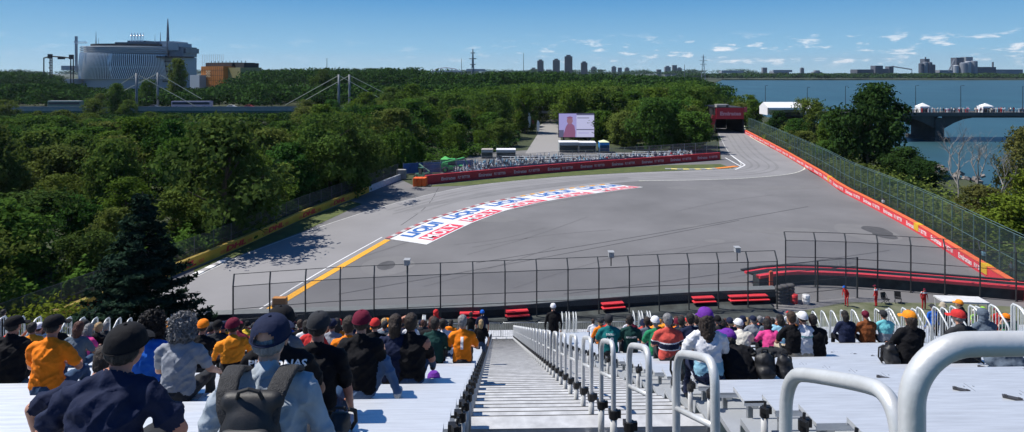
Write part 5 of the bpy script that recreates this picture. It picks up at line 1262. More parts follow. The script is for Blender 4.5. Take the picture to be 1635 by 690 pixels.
C_ = {'navy': (.012, .018, .048), 'black': (.008, .008, .010), 'charcoal': (.03, .032, .037), 'grey': (.27, .29, .33), 'slate': (.10, .13, .17), 'white': (.70, .71, .75), 'cream': (.60, .58, .52), 'orange': (.85, .22, .012), 'amber': (.80, .27, .02),
      'royal blue': (.015, .12, .52), 'teal': (.01, .16, .17), 'dark green': (.012, .05, .045), 'green': (.02, .22, .10), 'red': (.55, .035, .035), 'coral red': (.60, .09, .07), 'brown': (.19, .06, .02), 'pink': (.65, .06, .25), 'light blue': (.25, .48, .62), 'cyan': (.15, .50, .55), 'purple': (.14, .03, .30), 'maroon': (.13, .01, .03), 'beige': (.42, .36, .27), 'denim': (.035, .07, .14), 'pale denim': (.12, .18, .28), 'yellow': (.75, .5, .05), 'lime': (.30, .60, .05), 'sky jacket': (.34, .39, .44)}
for k_, v_ in C_.items(): cloth(k_, v_)
SKIN = [mat('skin_%s' % n, c, .55, var=.08, scale=20, spec=.35) for n, c in (('light', (.50, .27, .19)), ('ruddy', (.42, .19, .13)), ('tan', (.30, .15, .09)), ('brown', (.13, .06, .035)))]
HAIR = {n: mat('hair_'+n, c, .7, var=.35, scale=30, bump=.9, bscale=60, stretch=(1, 1, .3)) for n, c in (('black', (.010, .008, .008)), ('brown', (.045, .024, .014)), ('dark brown', (.022, .013, .009)), ('grey', (.20, .20, .205)), ('blond', (.38, .26, .13)), ('reddish brown', (.07, .022, .014)))}
SHM = mat('shoe_dark', (.03, .03, .035), .6); EYE = mat('eye_dark', (.02, .015, .012), .3)
def obj_from(me, name, parent, mats=None):
    o = bpy.data.objects.new(name, me); COL.objects.link(o); o.parent = parent
    if mats:
        for i, m in enumerate(mats): o.material_slots[i].link = 'OBJECT'; o.material_slots[i].material = m
    return o
def disp(me, amp, sc, seed=0):
    for v in me.vertices: v.co += v.normal*amp*noise.fractal(v.co*sc+Vector((seed, 0, 0)), 1.0, 2.0, 3)
_hg = {}
def headgear(kind):
    """meshes in head coordinates; slot 0 takes the object's own colour"""
    if kind in _hg: return _hg[kind]
    if kind in ('short', 'long', 'curly', 'bun', 'mid', 'under', 'mid_u', 'long_u'):
        P = [('e', (0, -.018, .030), (.089, .099, .098), 0), ('e', (0, -.05, -.01), (.082, .068, .085), 0)]
        if kind.endswith('_u'): P = [('e', (0, -.045, -.012), (.083, .066, .060), 0)]
        if kind.startswith('long'): P += [('c', (0, -.07, -.02), (0, -.10, -.26), .090, .075, 0), ('c', (.05, -.05, -.02), (.075, -.08, -.22), .05, .035, 0), ('c', (-.05, -.05, -.02), (-.07, -.085, -.24), .05, .04, 0), ('c', (0, -.10, -.25), (.01, -.11, -.34), .055, .03, 0)]
        if kind.startswith('mid'): P += [('c', (0, -.06, -.03), (0, -.07, -.12), .09, .075, 0)]
        if kind == 'bun': P += [('e', (0, -.12, .05), (.045, .04, .045), 0)]
        if kind == 'under': P = [('e', (0, -.045, -.012), (.083, .066, .060), 0)]
        if kind == 'curly': P = [('e', (0, -.02, .03), (.125, .12, .118), 0), ('e', (0, -.05, -.05), (.125, .095, .11), 0), ('e', (.05, -.04, -.08), (.08, .08, .09), 0), ('e', (-.05, -.04, -.08), (.08, .08, .09), 0)]
        me = voxelise(P, .011, 3); disp(me, .03 if kind == 'curly' else .007, 26 if kind == 'curly' else 34)
        if kind == 'curly': disp(me, .016, 60, 7)
        if kind.startswith('long'): disp(me, .01, 35, 5)
        if kind == 'curly':
            rng = np.random.default_rng(4); n = len(me.vertices); V = np.zeros(n*3); me.vertices.foreach_get('co', V); V = V.reshape(-1, 3); Nn = np.zeros(n*3); me.vertices.foreach_get('normal', Nn); Nn = Nn.reshape(-1, 3)
            ix = rng.integers(0, n, 5200); P_ = V[ix]+Nn[ix]*(rng.random((5200, 1))*.016-.002)+rng.normal(0, .004, (5200, 3)); a, b = leaf_quads(P_, Nn[ix]*.6, .017*np.ones(5200), rng, 1.3)
            allv = [tuple(v) for v in V]+[tuple(v) for v in a]; allf = [tuple(p.vertices) for p in me.polygons]+[tuple(int(i)+n for i in f) for f in b]
            me = bpy.data.meshes.new('hair'); me.from_pydata(allv, [], allf)
        me.materials.append(None); me.shade_smooth()
    elif kind in ('cap', 'cap_open'):
        q = MB(); n = 44; m = 14; vs = []
        for i in range(m+1):
            t = math.pi/2*i/m; zz = .012+.105*math.sin(t)**.95
            for k in range(n): a = 2*math.pi*k/n; c = math.cos(t)**.72; vs.append((.096*c*math.cos(a), (.113*c)*math.sin(a)-.006, zz))
        fs = []
        for i in range(m):
            for k in range(n):
                a = 2*math.pi*(k+.5)/n; back = math.cos(a+math.pi/2)
                if kind == 'cap_open' and i >= 1 and (math.acos(max(-1, min(1, back)))/.62)**2+((i-.5)/5.2)**2 < 1: continue
                A = i*n+k; B = i*n+(k+1) % n; fs.append((A, B, B+n, A+n))
        fs.append(tuple(m*n+k for k in range(n))); q.add(vs, fs)
        q.tube([(.0965*math.cos(2*math.pi*k/n), .1135*math.sin(2*math.pi*k/n)-.006, .014) for k in range(n)]+[(.0965, -.006, .014)], .004, 5); vs = []; 
        for lay, dz in ((0, 0), (1, .005)):
            for i in range(5):
                for k in range(9):
                    a = -1.0+2.0*k/8; rr = i/4; vs.append(((.088+.012*rr)*math.sin(a)*1.0, .085*math.cos(a)+.02+rr*(.085*math.cos(a*.9)), .020-.022*rr-.012*abs(math.sin(a))+dz))
        fs = []
        for lay in (0, 1):
            for i in range(4):
                for k in range(8): A = lay*45+i*9+k; fs.append((A, A+1, A+10, A+9) if lay else (A, A+9, A+10, A+1))
        q.add(vs, fs); q.lathe([(.0, .117), (.009, .118), (.007, .123), (0.001, .125)], (0, -.006, 0), 8)
        me = bpy.data.meshes.new('cap'); me.from_pydata(q.v, [], q.f); me.materials.append(None); me.shade_smooth()
    elif kind in ('beanie', 'hood'):
        P = [('e', (0, -.015, .035), (.094, .112, .100), 0)]
        if kind == 'hood': P = [('e', (0, -.025, .025), (.108, .122, .118), 0), ('e', (0, -.055, -.07), (.10, .085, .10), 0), ('e', (0, -.06, -.14), (.13, .08, .06), 0)]
        me = voxelise(P, .012, 3); disp(me, .008, 14); me.materials.append(None); me.shade_smooth()
    elif kind == 'bucket':
        q = MB(); q.lathe([(.135, -.01), (.134, -.004), (.102, .035), (.094, .08), (.075, .112), (.01, .12)], (0, -.006, 0), 22); q.lathe([(.134, -.012), (.10, .030), (.09, .03)], (0, -.006, 0), 22)
        me = bpy.data.meshes.new('hat'); me.from_pydata(q.v, [], q.f); me.materials.append(None); me.shade_smooth()
    _hg[kind] = me; return me
GEARNAME = {'cap': 'cap', 'cap_open': 'cap', 'bucket': 'hat', 'beanie': 'beanie', 'hood': 'hood'}
_ft = {}
def fine_text(s):
    if s in _ft: return _ft[s]
    import bmesh
    V, F, asp = text_geo(s, .03); b = bmesh.new(); vs = [b.verts.new((x, y, 0)) for x, y in V]
    for f in F:
        try: b.faces.new([vs[i] for i in f])
        except ValueError: pass
    for ax in (0, 1):
        for i in range(1, 12):
            co = [0, 0, 0]; co[ax] = i/12+.0007; no = [0, 0, 0]; no[ax] = 1
            bmesh.ops.bisect_plane(b, geom=b.verts[:]+b.edges[:]+b.faces[:], plane_co=co, plane_no=no)
    b.verts.index_update(); out = ([(v.co.x, v.co.y) for v in b.verts], [tuple(v.index for v in f.verts) for f in b.faces]); b.free(); _ft[s] = out; return out
def shirt_text(bd, hc, items, parent, sc_):
    bm_ = None
    tree = BVHTree.FromPolygons([v.co for v in bd.vertices], [tuple(p.vertices) for p in bd.polygons])
    for (s, z, w, h, m, x0) in items:
        q = MB()
        V, F = fine_text(s)
        def f(u, v):
            x = x0-w/2+w*u; zz = z-h/2+h*v; loc, nrm, i, d = tree.ray_cast(Vector((x, -1, zz)), Vector((0, 1, 0)))
            return (x, (loc.y if loc else -.1)-.005, zz)
        # subdivide glyph faces finely by tessellated mapping: vertices are dense enough on curves
        q.add([f(u, v) for u, v in V], F); q.build('shirt_lettering', m, parent)
PLACED = []     # (block, row, u)
def person(u, v, bd, hc, mats, gear=(), loc=None, rz=0., sc=.93, label='', name='person', texts=(), headrot=(0, 0, 0), group=None, row=None):
    o = bpy.data.objects.new(name, bd); COL.objects.link(o)
    for i, m in enumerate(mats): o.material_slots[i].link = 'OBJECT'; o.material_slots[i].material = m
    o.location = loc if loc is not None else S(u, v, 0); o.rotation_euler = (0, 0, AZ+rz); o.scale = (sc, sc, sc)
    hat_on = any(k in ('cap', 'cap_open', 'bucket') for k, _, _ in gear)
    for kind, m, rot in gear:
        if hat_on and kind == 'short': kind = 'under'
        if hat_on and kind in ('mid', 'long'): kind += '_u'
        g = bpy.data.objects.new(GEARNAME.get(kind, 'hair'), headgear(kind)); COL.objects.link(g); g.parent = o; g.location = hc; g.rotation_euler = rot; g.material_slots[0].link = 'OBJECT'; g.material_slots[0].material = m
    if texts: shirt_text(bd, hc, texts, o, sc)
    tag(o, label, 'person', group); return o
def M7(skin, shirt, pants, b1=None, b2=None, shoe=None): return [SKIN[skin], MATS['cloth_'+shirt], MATS['cloth_'+pants], shoe or SHM, MATS['cloth_'+(b1 or shirt)], MATS['cloth_'+(b2 or shirt)], EYE]
def C(n): return MATS['cloth_'+n]
def seat(u, k): return S(u, vk(k)+.14, H-.8-.4*vk(k))
PETR = mat('lettering_white', (.85, .85, .85), .6); TEALT = mat('lettering_teal', (.05, .30, .32), .6); YL = MATS['yellow_paint']
heroes = []
def hero(px, k, label, skin=0, shirt='black', pants='charcoal', gear=(), sc=.93, texts=(), rz=0, dz=0, b1=None, b2=None, shoe=None, **kw):
    v = vk(k)+.14; u = (px-792)/1000*v
    vox = .0115 if v < 4 else (.014 if v < 9 else .019)
    bd, hc = body(voxel=vox, folds=.013 if v < 4 else .010 if v < 9 else .007, **kw)
    l = seat(u, k); l.z += dz
    PLACED.append((u, k)); heroes.append(u)
    return person(u, v, bd, hc, M7(skin, shirt, pants, b1, b2, shoe), gear, loc=l, rz=rz, sc=sc, texts=texts, label=label), bd, hc
Z0 = (0, 0, 0)
P1 = hero(160, 1, 'broad person in navy polo shirt and black cap, seated nearest at lower left', 1, 'navy', 'charcoal', [('short', HAIR['black'], Z0), ('cap', C('black'), (.05, 0, .05))], sc=.92, fat=1.14, lean=.12, side=.03, hunch=1.2, armL=((-.33, .05, .24), (-.2, .32, .12)), armR=((.33, .06, .24), (.2, .32, .12)))
hero(98, 2, 'person in dark navy shirt leaning right, half hidden behind the broad navy shirt', 0, 'navy', 'charcoal', [('short', HAIR['dark brown'], Z0)], sc=.86, fat=1.1, lean=.24, side=.10, hunch=2.6, armL=((-.32, .06, .24), (-.26, .10, .05)))
P2 = hero(423, 1, 'person in pale grey-blue jacket, dark blue cap and black backpack, front left', 0, 'sky jacket', 'charcoal', [('short', HAIR['grey'], Z0), ('cap_open', C('navy'), (.10, 0, 0))], sc=.90, fat=1.10, jacket=True, sleeves='long', lean=.06, hunch=.3, armL=((-.31, .02, .22), (-.22, .30, .12)), armR=((.31, .02, .22), (.22, .30, .12)))
hero(443, 3, 'person in black shirt with white lettering, hidden behind the backpack wearer', 2, 'black', 'charcoal', [('short', HAIR['black'], Z0), ('cap', C('black'), Z0)], fat=1.12, sc=.96, texts=[('PETRONAS', .515, .40, .045, PETR, .02)], side=.0)
hero(505, 4, 'person in plain black shirt and jeans right of the dark blue cap', 1, 'black', 'denim', [('short', HAIR['black'], Z0), ('cap', C('charcoal'), Z0)], fat=1.1, armR=((.26, .04, .20), (.24, .22, -.02)))
hero(291, 6, 'person with curly grey hair in plain grey T-shirt', 0, 'grey', 'charcoal', [('curly', HAIR['grey'], Z0)], fat=1.12, sc=.94, armR=((.30, .05, .30), (.28, .26, .18)))
hero(238, 7, 'person with dark curly hair in royal blue T-shirt', 2, 'royal blue', 'charcoal', [('curly', HAIR['black'], (0, 0, .5))], sc=.98, side=.02)
hero(88, 7, 'person in orange T-shirt and black cap at the left', 1, 'orange', 'denim', [('short', HAIR['black'], Z0), ('cap', C('black'), (0, 0, -.4))], sc=.97, fat=1.05)
hero(28, 9, 'person in black jacket and cap at the left edge', 1, 'black', 'black', [('short', HAIR['black'], Z0), ('cap', C('black'), (0, 0, -.6))], fat=1.25, sc=.99, sleeves='long', jacket=True)
hero(575, 6, 'person in black jacket and red-and-dark cap with one leg up on the bench', 0, 'black', 'pale denim', [('short', HAIR['dark brown'], Z0), ('cap', C('maroon'), (0, 0, 0)), ], sleeves='long', jacket=True, fat=1.0, sc=.97, shoe=mat('shoe_pale', (.5, .5, .5), .6), legR=((.24, .10, .36), (.40, -.06, .10)), armR=((.25, .10, .26), (.20, .25, .34)))
hero(556, 8, 'person in orange jacket just left of the red-and-dark cap', 0, 'orange', 'denim', [('short', HAIR['dark brown'], Z0)], sleeves='long')
hero(630, 8, 'person in dark navy jacket with thick brown hair', 0, 'navy', 'black', [('mid', HAIR['dark brown'], Z0)], sleeves='long', jacket=True, sc=.95)
hero(655, 8, 'person in black jacket with a bare forearm raised to the head', 1, 'black', 'denim', [('short', HAIR['dark brown'], Z0)], jacket=True, sleeves='short', sc=.96, fat=1.1, armL=((-.30, .12, .50), (-.16, .10, .72)), legR=((.22, .2, .34), (.25, .42, .05)))
hero(694, 13, 'person in very dark green jacket with black hair near the aisle', 1, 'dark green', 'black', [('short', HAIR['black'], Z0)], sleeves='long', jacket=True)
hero(738, 13, 'person in orange shirt numbered one with grey hair, seated at the aisle', 0, 'orange', 'charcoal', [('short', HAIR['grey'], Z0)], fat=1.05, texts=[('1', .42, .05, .20, PETR, 0)], sc=.98)
hero(458, 11, 'person in dark blue cap and shirt behind the backpack wearer', 1, 'slate', 'denim', [('short', HAIR['black'], Z0), ('cap', C('navy'), Z0)])
hero(500, 13, 'person in red shirt behind the plain black shirt', 0, 'red', 'charcoal', [('short', HAIR['black'], Z0), ('cap', C('maroon'), Z0)])
hero(376, 9, 'person in orange hooded top with black sleeves and maroon cap', 1, 'amber', 'charcoal', [('short', HAIR['black'], Z0), ('cap', C('maroon'), (0, 0, -.5))], sleeves='long', hooddown=True, bands=((.0, .30, B1),), b1='black', rz=.35)
hero(325, 11, 'person in black top and bright orange cap right of the grey curls', 1, 'black', 'charcoal', [('short', HAIR['dark brown'], Z0), ('cap', C('orange'), (0, 0, .4))])
hero(349, 14, 'person in charcoal shirt and dark cap between orange cap and orange hood', 2, 'charcoal', 'denim', [('short', HAIR['black'], Z0), ('cap', C('black'), Z0)])
hero(262, 15, 'person in black shirt and small yellow cap above the grey curls', 1, 'black', 'denim', [('short', HAIR['brown'], Z0), ('cap', C('amber'), Z0)])
hero(132, 13, 'person in grey-blue shirt with reddish hair behind the nearest black cap', 2, 'slate', 'denim', [('mid', HAIR['reddish brown'], Z0)])
hero(70, 16, 'person in white-and-grey shirt between the black jacket and the orange T-shirt', 0, 'cream', 'denim', [('short', HAIR['dark brown'], Z0), ('cap', C('white'), Z0)])
hero(530, 14, 'person in pale lettered shirt just left of the orange jacket', 0, 'grey', 'denim', [('short', HAIR['black'], Z0), ('cap', C('navy'), Z0)])
hero(598, 13, 'person in dark shirt and red patterned cap behind the brown hair', 0, 'black', 'denim', [('short', HAIR['dark brown'], Z0), ('cap', C('red'), Z0)])
# right block
hero(974, 17, 'person in teal shirt numbered eighteen near the front', 1, 'teal', 'charcoal', [('short', HAIR['dark brown'], Z0), ('cap', C('charcoal'), Z0)], fat=1.2, sc=1.0, texts=[('18', .35, .16, .15, PETR, 0), ('STROLL', .48, .18, .035, PETR, 0)])
hero(1008, 17, 'person in dark green lettered shirt right of the teal shirt', 1, 'dark green', 'charcoal', [('short', HAIR['black'], Z0)], fat=1.05, sc=.98, texts=[('ASTON MARTIN', .42, .24, .04, PETR, 0)])
hero(1070, 13, 'broad person in coral red polo with a navy chest band and white stripes', 0, 'coral red', 'charcoal', [('short', HAIR['grey'], Z0)], fat=1.25, sc=.97, bands=((.28, .37, B1), (.37, .39, B2), (.26, .28, B2)), b1='navy', b2='white')
hero(1050, 15, 'person in green shirt and white-and-red cap behind the coral red polo', 0, 'green', 'denim', [('short', HAIR['grey'], Z0), ('cap', C('white'), Z0)], fat=1.1)
hero(1036, 18, 'person in grey-green shirt left of the coral red polo', 1, 'slate', 'denim', [('short', HAIR['dark brown'], Z0)])
hero(1107, 15, 'person in navy shirt with a red and yellow emblem and black hair', 1, 'navy', 'denim', [('short', HAIR['black'], Z0)], sc=.99, texts=[('8', .40, .10, .08, PINKR, .10), ('8', .40, .05, .04, YEL, .14)])
hero(1092, 17, 'person with black hair directly left of the navy emblem shirt', 2, 'charcoal', 'denim', [('short', HAIR['black'], Z0)])
hero(1134, 8, 'person with long brown hair, purple cap and white shirt', 0, 'white', 'navy', [('long', HAIR['dark brown'], Z0), ('cap', C('purple'), (-.1, 0, .1))], sc=1.0, fat=1.1, texts=(), bands=((.05, .26, B1),), b1='light blue')
hero(1190, 8, 'hunched person in black coat with a purple cap tilted left', 2, 'black', 'black', [('mid', HAIR['black'], Z0), ('cap', C('purple'), (.1, -.5, .9))], sleeves='long', jacket=True, fat=1.3, sc=.92, lean=.22, hunch=3.0, side=-.06)
hero(1192, 15, 'person in cream shirt behind the black coat', 0, 'cream', 'denim', [('short', HAIR['grey'], Z0), ('cap', C('white'), Z0)], fat=1.15, lean=.2, hunch=1.5)
hero(1238, 15, 'person in bright pink jacket', 1, 'pink', 'black', [('mid', HAIR['black'], Z0)], sleeves='long', jacket=True, lean=.2, hunch=1.6)
hero(1256, 17, 'person in light blue top between the pink jacket and the black T-shirt', 1, 'light blue', 'denim', [('mid', HAIR['black'], Z0)], lean=.12)
hero(1273, 14, 'person in black T-shirt left of the white lettered shirt', 1, 'black', 'beige', [('short', HAIR['brown'], Z0)], sc=1.0)
hero(1292, 14, 'person in white lettered T-shirt and white cap, cross-legged on the bench', 0, 'white', 'beige', [('short', HAIR['dark brown'], Z0), ('cap', C('white'), (.1, 0, 0))], fat=1.1, sc=.99, dz=0.0, shorts=True, texts=[('PETRONAS', .44, .26, .04, TEALT, 0)], legL=((-.36, .18, .14), (-.08, .42, .10)), legR=((.30, .22, .12), (.0, .40, .08)))
hero(1311, 14, 'person in black jacket right of the white lettered shirt', 1, 'black', 'black', [('short', HAIR['black'], Z0)], sleeves='long', jacket=True, fat=1.1, side=-.03)
hero(1360, 23, 'person in dark navy hooded jacket in front of the far right guards', 1, 'navy', 'black', [('mid', HAIR['black'], Z0)], sleeves='long', jacket=True, fat=1.2, sc=1.1)
hero(1394, 23, 'person in brown jacket and dark beanie', 1, 'brown', 'black', [('beanie', C('maroon'), Z0)], sleeves='long', jacket=True, fat=1.2, sc=1.08)
hero(1424, 23, 'person in cyan and pale grey top with grey cap', 1, 'cyan', 'black', [('short', HAIR['black'], Z0), ('cap', C('charcoal'), Z0)], fat=1.2, sc=1.1, bands=((.05, .32, B1),), b1='grey', sleeves='long')
hero(1461, 11, 'person in black jacket with amber cap leaning left, right block', 1, 'black', 'black', [('mid', HAIR['dark brown'], Z0), ('cap', C('amber'), (0, 0, .4))], sleeves='long', jacket=True, fat=1.05, side=.07, sc=.96, b1='red')
hero(1553, 11, 'person in bright red cap seen just above the thick guard rail', 0, 'charcoal', 'black', [('short', HAIR['grey'], Z0), ('cap', C('red'), (0, 0, .5))], sleeves='long', jacket=True, fat=1.5, sc=.97, rz=.1)
hero(1590, 17, 'person in grey hooded top with the hood up, right edge of the crowd', 1, 'slate', 'black', [('hood', C('slate'), Z0)], sleeves='long', jacket=True, fat=1.2, sc=1.05)
# backpack of the front person
q = MB(); bpk = empty('backpack', P2[0].location+Vector((0, .015, .085)), AZ); bpk.scale = (.90, .90, .90)
P_ = [('e', (.01, -.20, .28), (.150, .085, .17), 0), ('e', (.01, -.20, .12), (.165, .10, .15), 0), ('e', (.01, -.17, .43), (.125, .055, .06), 0), ('c', (-.09, -.17, .44), (.11, -.17, .44), .05, .05, 0)]
me = voxelise(P_, .014, 5); me.materials.append(mat('pack_nylon', (.013, .013, .015), .55, var=.2, scale=12, bump=.08, bscale=90)); me.shade_smooth(); o = bpy.data.objects.new('main_compartment', me); COL.objects.link(o); o.parent = bpk
P_ = [('e', (.01, -.275, .24), (.115, .045, .12), 0), ('c', (-.07, -.27, .33), (.09, -.27, .33), .035, .035, 0)]; me = voxelise(P_, .014, 4); me.materials.append(mat('pack_pocket', (.04, .042, .046), .45, var=.1, scale=40)); me.shade_smooth(); o = bpy.data.objects.new('front_pocket', me); COL.objects.link(o); o.parent = bpk
for s in (-1, 1):
    cs = [(s*.085+.01, -.205, .36), (s*.10, -.19, .42), (s*.115, -.155, .475), (s*.125, -.095, .515), (s*.13, -.02, .525), (s*.13, .07, .48)]
    P_ = []
    for i in range(5):
        for e in (-.034, -.012, .012, .034): a = Vector(cs[i])+Vector((e, 0, -.10*abs(e))); b = Vector(cs[i+1])+Vector((e, 0, -.10*abs(e))); P_.append(('c', tuple(a), tuple(b), .017, .017, 0))
    me = voxelise(P_, .009, 3); me.materials.append(mat('strap_mesh', (.018, .018, .02), .7, var=.5, scale=70, bump=.5, bscale=160)); me.shade_smooth(); o = bpy.data.objects.new('shoulder_strap', me); COL.objects.link(o); o.parent = bpk
q = MB(); q.tube([(-.05, -.20, .46), (-.035, -.215, .505), (.01, -.22, .52), (.055, -.215, .505), (.07, -.20, .46)], .009, 8); q.build('grab_handle', BLK, bpk)
q = MB(); q.tube([(.02+.12*math.cos(a), -.262-.02*math.sin(a) , .235+.10*math.sin(a)) for a in [math.pi*k/12 for k in range(13)]], .004, 5); q.build('zip', mat('zip_grey', (.10, .10, .10), .4, .5), bpk)
q = MB(); q.box((.05, -.312, .245), (.07, .012, .008), ry=.3); q.build('zip_pull', BLK, bpk)
tag(bpk, 'black backpack with padded straps worn by the front left person', 'backpack')
q = MB(); q.box((0, 0, 0), (.075, .01, .024), ry=.15); q.box((.02, 0, -.012), (.06, .012, .016), ry=-.3); q.build('collar_label', mat('neon_label', (.55, .85, .05), .5), P2[0], bevel=.004).location = (-.02, -.178, .545)
def collar(P, hh, m, r=.072):
    q = MB(); z = hh.z-.165; y = hh.y-.035
    pts = [(r*math.sin(a), y-r*.95*math.cos(a), z-.012*math.cos(a)*0+.012*math.cos(a)) for a in [2*math.pi*k/20 for k in range(20)]]; pts.append(pts[0]); q.tube(pts, [.016]*len(pts), 7); q.build('collar', m, P, smooth=True)
collar(P1[0], P1[2], C('navy'), .078); collar(P2[0], P2[2], C('sky jacket'), .082)
# loose bags
def bag(u, k, label, m, w=.32, h=.38, d=.2, rz=0, name='backpack', dv=.14):
    me = voxelise([('e', (0, 0, h*.38), (w*.5, d*.5, h*.40), 0), ('e', (0, 0, h*.62), (w*.42, d*.42, h*.34), 0), ('e', (0, -d*.4, h*.3), (w*.36, d*.3, h*.24), 0)], .018, 3); disp(me, .02, 9, u); me.materials.append(m); me.shade_smooth()
    r = empty(name, S(u, vk(k)+dv, H-.8-.4*vk(k)), AZ+rz); o = bpy.data.objects.new('bag_body', me); COL.objects.link(o); o.parent = r
    q = MB()
    for s in (-1, 1): q.tube([(s*w*.3, d*.3, h*.85), (s*w*.52, d*.5, h*.7), (s*w*.55, d*.5, h*.3), (s*w*.35, d*.4, h*.05)], .014, 6)
    q.tube([(-.04, 0, h*.93), (-.03, 0, h*1.05), (.03, 0, h*1.05), (.04, 0, h*.93)], .010, 6); q.build('strap', BLK, r); tag(r, label, 'bag')
PK = MATS['pack_nylon']
bag((1257-792)/1000*7.7, 8, 'small black backpack standing alone on the bench, right block', PK, .24, .32, .18)
bag((1225-792)/1000*7.7, 8, 'black bag beside the hunched black coat', PK, .30, .36, .2)
bag((1232-792)/1000*12, 14, 'dark grey bag lying on the bench left of the white lettered shirt', C('charcoal'), .8, .22, .25)
bag((1432-792)/1000*9.8, 11, 'black bag leaning left of the amber cap', PK, .26, .36, .2, rz=.2, name='bag')
bag((1560-792)/1000*9.8, 10, 'dark blanket bundle on the bench below the red cap', C('slate'), .62, .30, .28, name='bundle', dv=.14)
bag((1098-792)/1000*7.4, 8, 'black strapped bag seen through the nearest tall hoop', PK, .16, .34, .14)
bag((545-792)/1000*4.2, 3, 'dark bag at the right elbow of the backpack wearer', PK, .16, .18, .16, name='bag')
q = MB(); q.lathe([(.0001, .10), (.05, .095), (.08, .06), (.09, .01), (.09, 0)], (0, 0, 0), 18); q.box((0, -.11, .012), (.13, .10, .012))
tag(q.build('cap', C('purple'), loc=S((688-792)/1000*8.0, vk(9)+.14, H-.8-.4*vk(9)), smooth=False), 'dark purple cap lying on the white bench left of the stairs', 'cap')
q = MB(); q.tube([(0, 0, .03), (.25, .02, .03)], .03, 8); q.box((-.05, 0, .04), (.14, .07, .05)); tag(q.build('umbrella_roll', C('royal blue'), loc=S((1598-792)/1000*9.6, vk(10)+.1, H-.8-.4*vk(10))), 'blue rolled item at the right end of the dark bundle', 'roll')
# standing people in and by the stand
def standing(px, v, foot_y, label, skin, shirt, pants, gear, sc=1., rz=0, loc=None, **kw):
    u = (px-792)/1000*v; bd, hc = body(pose='stand', voxel=.02, **kw); l = loc or S(u, v, zf(v)+(.06 if -.3 < u < 2.4 else 0)); return person(u, v, bd, hc, M7(skin, shirt, pants), gear, loc=l, rz=rz, sc=sc, label=label)
standing(884, 20.5, 0, 'person in black with white cap standing on the stairs facing the track', 0, 'black', 'black', [('short', HAIR['grey'], Z0), ('cap', C('white'), Z0)], sleeves='long', fat=1.1)
standing(768, 16.5, 0, 'blond child in dark top and blue trousers standing at the stair edge', 0, 'black', 'denim', [('mid', HAIR['blond'], Z0)], sc=.74, fat=.9)
standing(696, 24, 0, 'person in pink-red cap and jacket standing above the dark green jacket', 0, 'red', 'black', [('hood', C('red'), Z0)], sc=.98, sleeves='long')
standing(770, 27, 0, 'person in dark jacket and blue cap standing behind the orange numbered shirt', 1, 'navy', 'denim', [('short', HAIR['black'], Z0), ('cap', C('royal blue'), Z0)])
standing(752, 28, 0, 'person in black jacket standing left of the blue cap at the stair foot', 1, 'black', 'denim', [('short', HAIR['black'], Z0)], sc=.96)
standing(1553, 19, 0, 'person in black jacket and orange cap standing at the far right guards', 0, 'black', 'black', [('short', HAIR['dark brown'], Z0), ('cap', C('amber'), (0, 0, -.6))], sleeves='long', fat=1.2, jacket=True, rz=1.0, sc=1.02)
standing(1522, 22, 0, 'person in dark jacket and beige bucket hat standing at the far right guards', 1, 'black', 'black', [('bucket', C('beige'), Z0)], sleeves='long', fat=1.1)
standing(1504, 24, 0, 'person in blue-trimmed dark jacket standing left of the bucket hat', 1, 'royal blue', 'black', [('short', HAIR['black'], Z0), ('cap', C('charcoal'), Z0)], sleeves='long', fat=1.15)
standing(18, 26, 0, 'person in maroon-black standing at the far left edge beside the guards', 2, 'black', 'black', [('short', HAIR['black'], Z0)], sleeves='long', jacket=True, fat=1.2, sc=1.1)
for i, (px, fy, lb, sl) in enumerate(((1352, 489, 'marshal in red overalls bending with blue cap, leftmost of three', 1), (1399, 489, 'marshal in red overalls with white shoulders, middle of three', 1), (1475, 494, 'marshal in red overalls and white top trim, rightmost of three', 1))):
    g = gnd(px, fy); bd, hc = body(pose='stand', voxel=.022, sleeves='long', fat=1.1, lean=.22 if i == 0 else .05, bands=((.44, .56, B1),) if i else ())
    person(0, 0, bd, hc, M7(0, 'red', 'red', 'white'), [('short', HAIR['black'], Z0), ('cap', C('royal blue') if i == 0 else C('maroon'), Z0)], loc=g, rz=[2.0, .6, 3.0][i], sc=1.02, label=lb)
for i, (px, v, sh, hat, lb) in enumerate(((1265, 34, 'white', 'red', 'person in white with red-and-white cap rising above the right crowd'), (1588, 26, 'lime', 'lime', 'person in lime green top behind the right-hand guards'), (1610, 30, 'red', 'maroon', 'person in red top behind the right-hand guards'), (1573, 33, 'lime', 'cream', 'person in lime vest and pale hat behind the orange cap'))):
    standing(px, v, 0, lb, 0, sh, 'charcoal', [('short', HAIR['black'], Z0), ('cap', C(hat), Z0)], fat=1.1, sc=.95)
# the seated crowd
protos = [body(voxel=.024, folds=.005, fingers=False, **k) for k in (dict(), dict(lean=.14, fat=1.15), dict(sleeves='long', jacket=True), dict(sleeves='long', jacket=True, hooddown=True, fat=1.15), dict(side=.05, fat=.95), dict(side=-.05, armL=((-.30, .12, .50), (-.13, .12, .70))), dict(lean=.2, hunch=1.2, fat=1.2))]
for _, h in protos: pass
rc = random.Random(21)
shc = ['black']*16+['navy']*9+['charcoal']*8+['slate']*3+['orange']*3+['amber', 'white', 'white', 'grey', 'grey', 'red', 'red', 'maroon', 'royal blue', 'teal', 'dark green', 'green', 'pink', 'light blue', 'cream', 'brown', 'purple', 'yellow', 'slate', 'coral red']
hatc = ['black', 'navy', 'amber', 'orange', 'red', 'white', 'maroon', 'navy', 'black', 'charcoal', 'black', 'navy', 'charcoal', 'black']
hairc = ['black', 'dark brown', 'brown', 'black', 'grey', 'blond', 'reddish brown']
seats = {}
